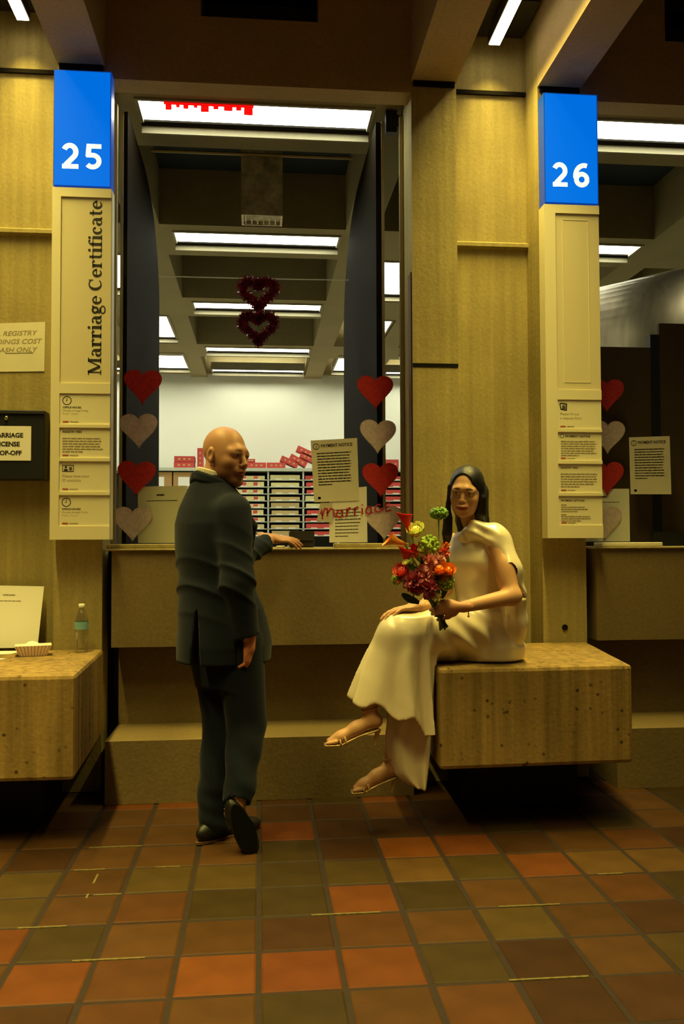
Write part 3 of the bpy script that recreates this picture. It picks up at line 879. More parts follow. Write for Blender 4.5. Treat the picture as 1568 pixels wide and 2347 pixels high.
hs(arc(.835,.42,.05,.34,50,300,12)); hs([(.84,.35),(.89,.38),(.87,.05)])
hs([(.94,.75),(.945,.05)]); hs([(.94,.75),(1.01,.82)]); hs([(.942,.42),(.99,.48)]); hs([(.945,.05),(1.02,.12)])
hw.obj('handwriting', 'red_marker', t)
# red paper fringe stuck to the first troffer
fg = MB(); fg.box(-.54, -.03, 1.400, 1.402, 3.772, 3.800)
for x, w2, l_ in ((-.53, .035, .030), (-.47, .02, .014), (-.43, .03, .020), (-.37, .02, .012), (-.33, .045, .034), (-.26, .03, .016), (-.20, .05, .022), (-.13, .03, .018), (-.085, .05, .042)):
    fg.box(x, x+w2, 1.400, 1.402, 3.772-l_, 3.773)
fg.obj('paper_fringe', 'red_tissue', None, label='torn red paper fringe hanging under the soffit before the nearest light', cat='decoration')

# sills / boards on the counters
bevel_box_obj('counter_board', 'concrete', None, [(.40, 1.07), (.80, 1.07), (.80, 1.16), (.40, 1.16)], 1.249, 1.272, .004, 1, label='raised tan sill board under the flyer on counter 25', cat='sill')
bevel_box_obj('counter_board', 'sign_tan', None, [(1.86, 1.07), (2.22, 1.07), (2.22, 1.16), (1.86, 1.16)], 1.249, 1.272, .004, 1, label='raised tan sill board on counter 26', cat='sill')
bevel_box_obj('counter_board', 'concrete', None, [(-.79, 1.07), (-.36, 1.07), (-.36, 1.16), (-.79, 1.16)], 1.249, 1.272, .004, 1, label='raised tan sill board left of the man on counter 25', cat='sill')
MB().box(2.32, 2.60, 1.40, 1.43, 1.249, 1.33).obj('tray_guard', 'black_box', None, label='low dark tray guard at the right end of counter 26', cat='tray')

# papers and box on the left pier
c5 = [(-1.46, 2.468), (-1.160, 2.484), (-1.163, 2.213), (-1.46, 2.205)]
t = paper('fee_notice', c5, Y_NICHE-.004, 'pale paper about registry weddings and cash taped to left wall')
for i, s_ in enumerate(('ALL REGISTRY', 'WEDDINGS COST', '$ CASH ONLY')):
    b = MB(); wall_text(b, s_, (.84, .93, .85)[i], (.74, .57, .40)[i], 0, .135, .012, 'RIGHT', shear=.25)
    warp(b, c5, Y_NICHE-.0046).obj('lettering', 'print_grey', t)
b = MB(); b.box(.30, .80, -.001, 0, .37, .38); warp(b, c5, Y_NICHE-.0046).obj('underline', 'print_grey', t)
t = thing('drop_box', (-1.3, 1.2, 1.61), 'black metal drop box with marriage license label on left wall', 'drop box')
bevel_box_obj('box_body', 'black_box', t, [(-1.50, 1.19), (-1.134, 1.19), (-1.134, Y_NICHE-.001), (-1.50, Y_NICHE-.001)], 1.615, 1.985, .006, 2)
MB().box(-1.50, -1.134, 1.182, 1.19, 1.965, 1.972).obj('lid_seam', 'lamp_housing', t)
k = MB().ball((-1.330, 1.186, 1.940), (.010, .008, .012), 10, 6).obj('lock', 'steel', t)
lb_ = MB().box(-1.48, -1.202, 1.187, 1.1895, 1.715, 1.898).obj('label_paper', 'paper_white', t)
for i, s_ in enumerate(('MARRIAGE', 'LICENSE', 'DROP-OFF')):
    b = MB(); wall_text(b, s_, (-1.243, -1.260, -1.250)[i], (1.838, 1.791, 1.744)[i], 1.1865, .033, .045, 'RIGHT')
    b.obj('lettering', 'print_black', lb_)
# pour joint groove on the left pier
MB().box(-1.6, PIL[2]-PX-.0+.0, Y_NICHE-.006, Y_NICHE, 2.972, 3.02).obj('form_mark', 'concrete', wl)

# things on the left bench -------------------------------------------------------------------
ZB = .7305
bx_, by_ = -.888, .955
t = thing('water_bottle', (bx_, by_, ZB), 'clear plastic water bottle with blue label on the left bench', 'bottle')
MB().lathe((bx_, by_, ZB), [(.030, 0), (.0335, .006), (.0335, .02), (.032, .03), (.0335, .04), (.032, .052), (.0335, .064), (.032, .078), (.0335, .09), (.0335, .106), (.0338, .112), (.0338, .158), (.032, .170), (.027, .190), (.018, .208), (.0125, .218), (.0125, .226)], 24).obj('bottle_body', 'bottle_plastic', t, True)
mat('water_label', (.20, .42, .46), .5)
lab = MB().lathe((bx_, by_, ZB), [(.0343, .116), (.0343, .154)], 24); lab.f = lab.f[:-2]; lab.obj('label_wrap', 'water_label', t, True)
MB().lathe((bx_, by_, ZB), [(.014, .224), (.0148, .226), (.0148, .240), (.013, .242)], 20).obj('cap', 'paper_white', t, True)
mat('tray_white', (.86, .80, .70), .6); mat('tray_red', (.66, .30, .20), .6)
def tray():
    rot = Matrix.Rotation(math.radians(14), 3, 'Z'); c = Vector((-1.10, .86, ZB))
    t = thing('food_tray', c, 'red striped paper food tray with a napkin on left bench', 'food tray')
    a, b, A, B, h = .062, .04, .085, .055, .052
    bot = [(-a,-b,.001),(a,-b,.001),(a,b,.001),(-a,b,.001)]; top = [(-A,-B,h),(A,-B,h),(A,B,h),(-A,B,h)]
    P = [c+rot@Vector(p) for p in bot+top]
    MB().add(P, [(3,2,1,0),(0,1,5,4),(1,2,6,5),(2,3,7,6),(3,0,4,7)]).obj('tray_shell', 'tray_white', t)
    for side in ((0, 1, 5, 4, 10), (1, 2, 6, 5, 7), (3, 0, 4, 7, 7)):
        p0, p1, q1, q0 = (P[i] for i in side[:4]); n = side[4]
        for i in range(n):
            u0, u1 = (i+.32)/n, (i+.64)/n
            nrm = (p1-p0).cross(q0-p0).normalized()*.0012
            v = [p0.lerp(p1, u0)+nrm, p0.lerp(p1, u1)+nrm, q0.lerp(q1, u1)+nrm, q0.lerp(q1, u0)+nrm]
            MB().extr(v, nrm*-.9).obj('stripe', 'tray_red', t)
    # crumpled napkin rising out of the tray
    m_ = MB(); n = 9; rg = random.Random(4)
    for i in range(n):
        for j in range(n):
            u, v = i/(n-1)*2-1, j/(n-1)*2-1
            z = .030+.040*math.exp(-((u-.0)**2*2.2+(v-.2)**2*2))+rg.uniform(-.004, .004)
            m_.v.append(tuple(c+rot@Vector((u*.072, v*.046, z))))
    for i in range(n-1):
        for j in range(n-1): m_.f.append((i*n+j, (i+1)*n+j, (i+1)*n+j+1, i*n+j+1))
    m_.obj('napkin', 'tray_white', t, True)
tray()
# stand-up poster (leaning on the pier) and loose papers
lean = .10
cs = [(-1.44, 1.055), (-1.144, 1.047), (-1.156, ZB+.001), (-1.44, ZB+.001)]
t = thing('bench_poster', (-1.3, 1.15, ZB), 'white poster leaning on the wall at the back of left bench', 'poster')
pts = [(cs[0][0], 1.25, cs[0][1]), (cs[1][0], 1.25, cs[1][1]), (cs[2][0], 1.17, cs[2][1]), (cs[3][0], 1.17, cs[3][1])]
MB().extr(pts, (0, .003, 0)).obj('sheet', 'paper_white', t)
pb = MB(); text_lines(pb, .30, .86, 0, .35, 1, .05, .02); text_lines(pb, .02, .76, 0, .60, 1, .05, .012, .1, 1)
pb.v = [(lambda q, zz: (q[0], 1.25-(1-zz)*.08-.0012, q[1]))(bilin(cs, p[0], 1-p[2]), p[2]) for p in pb.v]
pb.obj('print', 'print_grey', t)
mb = MB(); mb.extr([(-1.60, .80, ZB), (-1.22, .92, ZB), (-1.19, 1.03, ZB), (-1.60, 1.06, ZB)], (0, 0, .002)); mb.obj('loose_paper', 'paper_white', None, label='flat white sheet lying behind the food tray on left bench', cat='paper')
mb = MB(); mb.extr([(-1.55, .56, ZB), (-1.25, .62, ZB), (-1.195, .745, ZB), (-1.55, .78, ZB)], (0, 0, .002)); mb.obj('loose_paper', 'paper_white', None, label='white sheet cut by the left picture edge, near the bench front', cat='paper')

# shelving with boxes along the back wall of the office ---------------------------------------------
YSH = 9.05
def shelving():
    t = thing('shelving_unit', (.9, YSH+.25, 0), 'long pale metal pigeonhole shelving unit along the office back wall', 'shelving')
    X0, X1 = -3.2, 4.4
    MB().box(X0, X1, YSH-.03, YSH+.5, 2.297, 2.342).obj('top_board', 'shelf_metal', t)
    MB().box(X0, X1, YSH+.46, YSH+.5, 0, 2.297).obj('back_panel', 'shelf_black', t)
    return t
sh = shelving()
colx = [-1.62, -.89, -.38, .13, .64, 1.15, 1.66, 2.17, 2.68]     # uprights
for x in colx: MB().box(x-.012, x+.012, YSH, YSH+.46, 0, 2.297).obj('upright', 'shelf_metal', sh)
zs = [2.170-.1015*i for i in range(9)]
for z in zs:
    MB().box(-.89, 2.68, YSH+.0, YSH+.46, z-.006, z+.006).obj('shelf', 'shelf_metal', sh)
bx_proto = {}
def shelf_box(x, z, w_, h_, m, label, grp):
    t = thing('file_box', (x, YSH+.12, z), label, 'box', grp)
    MB().box(x-w_/2, x+w_/2, YSH+.015, YSH+.40, z+.0065, z+h_).obj('carton', m, t)
    s_ = MB()
    for q in (-.22, .25): s_.box(x+q*w_-.045, x+q*w_+.045, YSH+.008, YSH+.0148, z+.004, z+.018)
    s_.obj('shelf_label', 'paper_white', t)
    if m == 'box_cream' and x < .0:
        b2 = MB()
        for q in (-.2, .2): b2.box(x+q*w_-.03, x+q*w_+.03, YSH+.0135, YSH+.0148, z+.012, z+h_-.006)
        b2.obj('red_band', 'box_red', t)
rnum = ('top', 'second', 'third', 'fourth', 'fifth', 'sixth', 'seventh', 'eighth', 'ninth')
cols = [(-.125-.51, 'box_cream', 'cream', 'column behind the man'), (-.125, 'box_cream', 'cream', 'column beside the man'), (.385, 'box_cream', 'tan', 'middle column'), (.895, 'box_red', 'red', 'payment notice column'), (1.405, 'box_red', 'red', 'flyer column'), (1.915, 'box_red', 'red', 'column right of dark screen')]
for ci, (x, m, cn, where) in enumerate(cols):
    for i, z in enumerate(zs):
        mm, nn = m, cn
        if ci == 2: mm, nn = ('box_cream', 'cream') if i < 2 else ('box_tan', 'tan')
        if ci == 3 and i in (3, 4): mm, nn = 'box_cream', 'cream'
        h_ = (.068, .060, .074, .064)[(i+ci) % 4]
        shelf_box(x-.01, z, .43-.02*((i*7+ci*3) % 3), h_, mm, '%s file box on %s office shelf, %s' % (nn, rnum[i], where), 'file boxes on the office shelves')
# brown cartons in the left part of the shelving
for i, x in enumerate((-1.42, -1.06)):
    t = thing('brown_carton', (x, YSH+.1, 2.02), 'brown carton with white label on office shelf, %s of two' % ('left' if i == 0 else 'right'), 'carton', 'brown cartons')
    MB().box(x-.17, x+.17, YSH+.02, YSH+.4, 2.0595, 2.28).obj('carton', 'box_brown', t)
    MB().box(x-.10, x+.06, YSH+.012, YSH+.0195, 2.075, 2.21).obj('label_sheet', 'paper_white', t)
MB().box(-1.62, -.89, YSH, YSH+.46, 2.045, 2.059).obj('shelf', 'shelf_metal', sh)
MB().box(-1.62, -.89, YSH, YSH+.46, 1.60, 1.612).obj('shelf', 'shelf_metal', sh)
# red boxes on top
ZT = 2.3425
def red_box(x, z, ang, label, w_=.29, h_=.085, d_=.24):
    t = thing('red_box', (x, YSH+.15, z), label, 'box', 'red boxes on top of the shelving')
    rot = Matrix.Rotation(-ang, 3, 'Y')
    MB().obox((x, YSH+.15, z+h_/2), w_, d_, h_-.004, rot).obj('carton', 'box_red', t)
    s_ = MB()
    for q in (-.25, 0, .25):
        s_.obox(Vector((x, YSH+.15, z+h_/2))+rot@Vector((q*w_, -d_/2-.001, 0)), .03, .002, .02, rot)
    s_.obj('gold_print', 'box_tan', t)
red_box(-1.08, ZT, 0, 'red box lying alone at the left on the shelving, bottom of two'); red_box(-1.075, ZT+.087, 0, 'red box at the left on the shelving, top of two')
red_box(-.85, ZT+.10, PI/2, 'red box standing on end behind the head of the man')
red_box(-.04, ZT, 0, 'red box lying flat just right of the head of the man', .28); red_box(-.14, ZT+.087, 0, 'small red box on another close to the face of the man', .16, .05)
red_box(.245, ZT, 0, 'red box lying flat on the shelving left of the leaning pile', .27)
red_box(.44, ZT+.055, -.42, 'red box leaning at the left end of the pile on the shelving', .27)
red_box(.57, ZT+.075, -.5, 'red box leaning in the middle of the pile on the shelving', .27)
red_box(.68, ZT+.20, -.42, 'highest red box on the leaning pile', .28); red_box(.72, ZT+.11, -.42, 'red box under the highest one in the leaning pile', .26)
red_box(1.95, ZT, 0, 'red box on the shelving seen right of the dark screen', .2, .14); red_box(2.20, ZT, PI/2*0, 'tall red box on the shelving at the right window edge', .16, .19)
# white wall phone cable box by the left screen
t = thing('wall_cabinet', (-1.72, YB-.1, 2.3), 'narrow white cabinet on the office wall beside the left screen', 'cabinet')
bevel_box_obj('cabinet_body', 'paper_white', t, [(-1.86, YB-.16), (-1.60, YB-.16), (-1.60, YB-.001), (-1.86, YB-.001)], 2.30, 2.62, .005, 1)
MB().box(-1.64, -1.625, YB-.175, YB-.16, 2.42, 2.50).obj('handle', 'steel', t)
# ================================================================= SDF TOOLKIT (organic shapes)
def nrm(v):
    v = np.asarray(v, np.float32); return v/np.linalg.norm(v)
def smin(a, b, k):
    h = np.clip(.5+.5*(b-a)/k, 0, 1)
    return b*(1-h)+a*h-k*h*(1-h)
def smax(a, b, k): return -smin(-a, -b, k)
def cone(P, a, b, ra, rb):
    a = np.asarray(a, np.float32); b = np.asarray(b, np.float32); ab = b-a
    t = np.clip(((P-a)@ab)/max(float(ab@ab), 1e-9), 0, 1)
    d = P-a-t[:, None]*ab
    return np.sqrt(np.einsum('ij,ij->i', d, d))-(ra+(rb-ra)*t)
def chain(P, pts, rad, k=.012):
    d = None
    for i in range(len(pts)-1):
        e = cone(P, pts[i], pts[i+1], rad[i], rad[i+1]); d = e if d is None else smin(d, e, k)
    return d
def ell(P, c, r, F=None):
    q = P-np.asarray(c, np.float32)
    if F is not None: q = q@F.T
    r = np.asarray(r, np.float32)
    k0 = np.sqrt(((q/r)**2).sum(1)); k1 = np.sqrt(((q/(r*r))**2).sum(1))
    return k0*(k0-1)/np.maximum(k1, 1e-6)
def loft(P, secs, ax_a, ax_b, fold=None):
    """stack of ellipses (z, cx, cy, a, b); ax_a / ax_b horizontal unit axes"""
    S = np.array(secs, np.float32); z = P[:, 2]
    o = np.argsort(S[:, 0]); S = S[o]
    cx, cy, a, b = (np.interp(z, S[:, 0], S[:, i]) for i in range(1, 5))
    u = (P[:, 0]-cx)*ax_a[0]+(P[:, 1]-cy)*ax_a[1]; v = (P[:, 0]-cx)*ax_b[0]+(P[:, 1]-cy)*ax_b[1]
    r = np.sqrt((u/a)**2+(v/b)**2)+1e-6
    g = np.sqrt((u/(a*a))**2+(v/(b*b))**2)+1e-6
    d = r*(r-1)/g
    if fold is not None: d = d-fold(np.arctan2(v/b, u/a), z)
    return np.maximum(np.maximum(d, z-S[-1, 0]), S[0, 0]-z)
def nets(fn, lo, hi, h):
    lo = np.asarray(lo, np.float32); n = [int(math.ceil((hi[i]-lo[i])/h))+1 for i in range(3)]
    ax = [lo[i]+h*np.arange(n[i], dtype=np.float32) for i in range(3)]
    D = np.empty(n, np.float32)
    st = max(1, int(400000/(n[1]*n[2])))
    for i in range(0, n[0], st):
        g = np.stack(np.meshgrid(ax[0][i:i+st], ax[1], ax[2], indexing='ij'), -1).reshape(-1, 3)
        D[i:i+st] = fn(g).reshape(-1, n[1], n[2])
    s = D < 0
    m = [k-1 for k in n]
    cnt = np.zeros(m, np.float32); pos = np.zeros(m+[3], np.float32)
    X = [np.arange(k, dtype=np.float32) for k in m]
    for a in range(3):
        sl0 = [slice(None)]*3; sl1 = [slice(None)]*3; sl0[a] = slice(0, -1); sl1[a] = slice(1, None)
        A, B = D[tuple(sl0)], D[tuple(sl1)]
        cr = s[tuple(sl0)] != s[tuple(sl1)]
        t = np.where(cr, A/np.where(cr, A-B, 1), 0)
        b, c = [i for i in range(3) if i != a]
        for db in (0, 1):
            for dc in (0, 1):
                q = [slice(None)]*3; q[b] = slice(db, db+m[b]); q[c] = slice(dc, dc+m[c])
                e = cr[tuple(q)]; tt = t[tuple(q)]
                cnt += e; pos[..., a] += tt; pos[..., b] += e*db; pos[..., c] += e*dc
    act = cnt > 0
    idx = -np.ones(m, np.int64); ij = np.argwhere(act); idx[act] = np.arange(len(ij))
    V = lo+h*(ij+pos[act]/cnt[act][:, None])
    Fc = []
    for a in range(3):
        b, c = (a+1) % 3, (a+2) % 3
        sl0 = [slice(1, -1)]*3; sl1 = [slice(1, -1)]*3
        sl0[a] = slice(0, -1); sl1[a] = slice(1, None)
        cr = s[tuple(sl0)] != s[tuple(sl1)]
        e = np.argwhere(cr)
        if not len(e): continue
        inside = s[tuple(sl0)][cr]
        base = e.copy(); base[:, b] += 1; base[:, c] += 1      # grid index of the edge start
        def cell(ob, oc):
            q = base.copy(); q[:, b] += ob; q[:, c] += oc; return idx[q[:, 0], q[:, 1], q[:, 2]]
        Q = np.stack([cell(-1, -1), cell(0, -1), cell(0, 0), cell(-1, 0)], 1)
        Q[~inside] = Q[~inside][:, ::-1]
        Fc.append(Q)
    return V, np.concatenate(Fc)
def relax(V, F, n, f=.5):
    E = np.concatenate([F[:, [0, 1]], F[:, [1, 2]], F[:, [2, 3]], F[:, [3, 0]]]); V = V.copy()
    for _ in range(n):
        S = np.zeros_like(V); c = np.zeros(len(V), np.float32)
        for a, b in ((0, 1), (1, 0)):
            for k in range(3): S[:, k] += np.bincount(E[:, a], V[E[:, b], k], len(V))
            c += np.bincount(E[:, a], minlength=len(V))
        V = V*(1-f)+f*S/np.maximum(c, 1)[:, None]
    return V.astype(np.float32)
def np_mesh(name, V, F, m, col=None):
    me = bpy.data.meshes.new(name)
    me.from_pydata(V.tolist(), [], F.tolist()); me.update()
    me.polygons.foreach_set('use_smooth', [True]*len(me.polygons))
    if m: me.materials.append(MATS[m])
    if col is not None:
        at = me.color_attributes.new('tone', 'FLOAT_COLOR', 'POINT')
        c4 = np.ones((len(V), 4), np.float32); c4[:, :3] = col
        at.data.foreach_set('color', c4.ravel())
    return me
def tone_mat(name, rough, spec=.35, sss=0, sheen=0):
    m, nt, b = new_mat(name)
    a = nt.nodes.new('ShaderNodeVertexColor'); a.layer_name = 'tone'
    nt.links.new(a.outputs['Color'], b.inputs['Base Color'])
    b.inputs['Roughness'].default_value = rough; b.inputs['Specular IOR Level'].default_value = spec
    b.inputs['Sheen Weight'].default_value = sheen
    if sss:
        b.inputs['Subsurface Weight'].default_value = sss; b.inputs['Subsurface Radius'].default_value = (.010, .004, .002); b.inputs['Subsurface Scale'].default_value = .6
    return m
tone_mat('skin', .48, .45, sss=.05)
mat('suit', (.0056, .0092, .0195), .85, spec=.15, sheen=.06, var=.25, vscale=120)
mat('shirt', (.80, .74, .55), .7)
mat('shoe_black', (.010, .010, .010), .45)
mat('sole_black', (.005, .005, .005), .9, spec=.05)
mat('shoe_lining', (.40, .24, .10), .6)
mat('sole_brown', (.14, .07, .035), .6)
mat('leather_dark', (.030, .024, .022), .55)
mat('eye_white', (.62, .58, .50), .3); mat('iris', (.02, .012, .008), .15)
mat('satin', (.88, .77, .56), .30, metal=.08, spec=.8, var=.03, vscale=20)
mat('hair', (.010, .008, .007), .38, spec=.5, bump=.25, bscale=26, stretch=(14, 14, 1))
mat('sandal', (.55, .38, .17), .35, metal=.3)
mat('gold', (.80, .55, .20), .3, metal=1)

def frame(f, up=(0, 0, 1)):
    f = nrm(f); l = nrm(np.cross(up, f)); u = np.cross(f, l)
    return np.stack([f, l, u]).astype(np.float32)         # rows: forward, left, up

class Head:
    def __init__(s, c, f, up=(0, 0, 1), sc=1.0, female=False, neck_to=None, rn=.058):
        s.c = np.asarray(c, np.float32); s.F = frame(f, up); s.sc = sc; s.fem = female; s.neck = neck_to; s.rn = rn
    def loc(s, P): return ((P-s.c)@s.F.T)/s.sc
    def W(s, p): return s.c+(np.asarray(p, np.float32)*s.sc)@s.F
    def sdf(s, P):
        q = s.loc(P); f = s.fem
        d = ell(q, (-.012, 0, .038), (.100, .076, .092))
        d = smin(d, ell(q, (.030, 0, -.020), (.066, .066 if f else .069, .088)), .03)
        d = smin(d, ell(q, (.030, 0, -.072 if not f else -.064), (.058, .050 if f else .064, .046)), .025)
        d = smin(d, ell(q, (.074 if not f else .070, 0, -.106 if not f else -.094), (.020 if f else .024, .022 if f else .032, .018 if f else .022)), .025)
        for y in (-1, 1):
            d = smin(d, ell(q, (.062, y*.040, -.026), (.026, .022, .022)), .02)          # cheeks
            d = smax(d, -ell(q, (.102, y*.032, .004), (.017, .019, .0125)), .014)         # sockets
            d = smin(d, ell(q, (.0800, y*.032, .006), (.0150, .0175, .0135)), .004)       # lids over the eyeball
            d = smin(d, ell(q, (.104 if not f else .095, y*.0115, -.037 if not f else -.034), (.011, .0075, .0075)), .006)       # nostrils
            e = smin(ell(q, (-.012, y*.079, .0), (.019, .009, .032)), ell(q, (-.004, y*.077, -.026), (.010, .008, .011)), .008)
            e = smax(e, -ell(q, (-.006, y*.087, .002), (.009, .007, .017)), .005)
            d = smin(d, e, .006)
        d = smin(d, chain(q, [(.080, -.044, .020), (.091, -.016, .025), (.091, .016, .025), (.080, .044, .020)], [.008, .010, .010, .008] if not f else [.005, .006, .006, .005]), .03)
        d = smin(d, chain(q, [(.096 if not f else .090, 0, .016), (.107 if not f else .098, 0, -.012), (.117 if not f else .105, 0, -.030)], [.0075, .0085, .0115] if not f else [.006, .0075, .0100]), .010)
        d = smin(d, ell(q, (.088, 0, -.062), (.020, .030, .022)), .012)
        w_ = .025 if not f else .030; sm = .006 if f else 0
        d = smin(d, chain(q, [(.094, -w_, -.0665+sm), (.1065, -.007, -.0605), (.1065, .007, -.0605), (.094, w_, -.0665+sm)], [.0025, .0058, .0058, .0025]), .004)
        d = smin(d, chain(q, [(.094, -w_*.8, -.070), (.1035, 0, -.0745), (.094, w_*.8, -.070)], [.003, .0068, .003]), .004)
        if s.neck is not None:
            a = s.W((-.022, 0, -.055)); d2 = cone(P, a, s.neck, s.rn*s.sc*.96, s.rn*s.sc*1.08)/s.sc
            d = smin(d, d2, .02)
        return d*s.sc
    def colour(s, P, base, lip, brow, beard=None):
        q = s.loc(P); C = np.tile(np.array(base, np.float32), (len(P), 1))
        def mix(mask, c):
            C[:] = C*(1-mask[:, None])+np.array(c, np.float32)*mask[:, None]
        inface = q[:, 0] > .04
        if beard is not None:
            th = np.interp(q[:, 0], [-.01, .03, .060, .085, .10], [-.012, -.028, -.040, -.049, -.050])
            jaw = 1/(1+np.exp(-(th-q[:, 2])/.0055))*np.clip((q[:, 0]+.006)/.014, 0, 1)*np.clip((q[:, 2]+.150)/.02, 0, 1)
            mix(jaw*.85, beard)
        for y in (-1, 1):
            yy = q[:, 1]*y
            bl = np.exp(-((yy-.031)/.017)**4)*np.exp(-((q[:, 2]-.0255+.25*np.maximum(0, yy-.034))/.0046)**2)*inface
            mix(np.clip(bl*1.3, 0, 1), brow)
            lid = np.exp(-((yy-.032)/.0165)**4)*np.exp(-((q[:, 2]-.0085)/.0026)**2)*inface
            mix(np.clip(lid*.9, 0, 1), (.03, .015, .01))
            ew = .0135 if s.fem else .0125; eh = .0050 if s.fem else .0040
            ey = (np.exp(-((yy-.0315)/ew)**4)*np.exp(-((q[:, 2]-.0035)/eh)**4))*inface
            mix(np.clip(ey, 0, 1), (.60, .52, .44) if s.fem else (.34, .28, .22))
            ir = np.exp(-(((yy-.032)**2+(q[:, 2]-.0040)**2)/(.0062 if s.fem else .0052)**2)**2)*inface
            mix(np.clip(ir, 0, 1), (.012, .008, .006))
            no = np.exp(-(((yy-.008)/.004)**2+((q[:, 2]+.0435)/.0025)**2))*(q[:, 0] > .09); mix(no*.8, (.10, .03, .02))
        w_ = .029; zz = q[:, 2]+.0665-(5.5*q[:, 1]**2 if s.fem else 0)
        lp = np.exp(-(q[:, 1]/w_)**6)*np.exp(-(zz/.0105)**4)*(q[:, 0] > .088)
        mix(np.clip(lp, 0, 1), lip)
        seam = np.exp(-(q[:, 1]/w_)**6)*np.exp(-((q[:, 2]+.0672-(5.5*q[:, 1]**2 if s.fem else 0))/.0020)**2)*(q[:, 0] > .085)
        mix(np.clip(seam*.85, 0, 1), np.array(lip)*.25)
        return C

def hand_sdf(P, wrist, d, n, th, sc=1.0, curl=(.5, .5, .5, .5), spread=.10, thumb=(.5, .35), rw=.026):
    """wrist point, finger direction d, palm normal n (fingers curl towards it), th = sign of the thumb side"""
    d = nrm(d); n = np.asarray(n, np.float32); n = nrm(n-d*float(n@d)); s_ = np.cross(d, n)*th
    w_ = np.asarray(wrist, np.float32); L = sc
    G = lambda a, b, c: w_+(a*d+b*s_+c*n)*L
    F = np.stack([d, s_, n]).astype(np.float32)
    dd = ell(P, G(.048, 0, 0), np.array((.050, .039, .0155))*L, F)
    dd = smin(dd, cone(P, G(-.05, 0, 0), G(.02, 0, 0), rw*L, .024*L), .02)
    dd = smin(dd, ell(P, G(.030, .025, .006), np.array((.030, .017, .014))*L, F), .01)
    base = [(.090, .027), (.095, .009), (.090, -.010), (.081, -.027)]; ln = [.072, .080, .074, .058]; rr = [.0082, .0085, .0080, .0070]
    for i in range(4):
        a = curl[i]; p = G(base[i][0]-.012, base[i][1], -.001); pts = [p]; ang = .12
        sp = (1.5-i)*spread
        for k, fr in enumerate((.30, .42, .33, .25)):
            ang += a*(.2 if k == 0 else .75)
            v = math.cos(ang)*(d*math.cos(sp)+s_*math.sin(sp))+math.sin(ang)*n
            pts.append(pts[-1]+v*ln[i]*fr*L)
        f_ = chain(P, pts, [rr[i]*L*q for q in (1.12, 1.08, 1.0, .92, .78)], .004)
        dd = smin(dd, f_, .006)
    p = G(.018, .030, .008); v1 = nrm(d*math.cos(thumb[0]+.3)+s_*math.sin(thumb[0]+.3)+n*thumb[1]); v2 = nrm(v1+d*.5+n*.15); v3 = nrm(v2+d*.5)
    q1 = p+v1*.036*L; q2 = q1+v2*.032*L; q3 = q2+v3*.024*L
    return smin(dd, chain(P, [p, q1, q2, q3], [.0125*L, .0112*L, .0100*L, .0075*L], .006), .008)

def join(parts):
    Vs, Fs, Cs, k = [], [], [], 0
    for V, F, C in parts:
        Vs.append(V); Fs.append(F+k); Cs.append(C); k += len(V)
    return np.concatenate(Vs), np.concatenate(Fs), np.concatenate(Cs)
def solid(col): return lambda V: np.tile(np.array(col, np.float32), (len(V), 1))
def part(fn, lo, hi, h, colfn):
    V, F = nets(fn, lo, hi, h); return V, F, colfn(V)
A_ = lambda *p: np.array(p, np.float32)

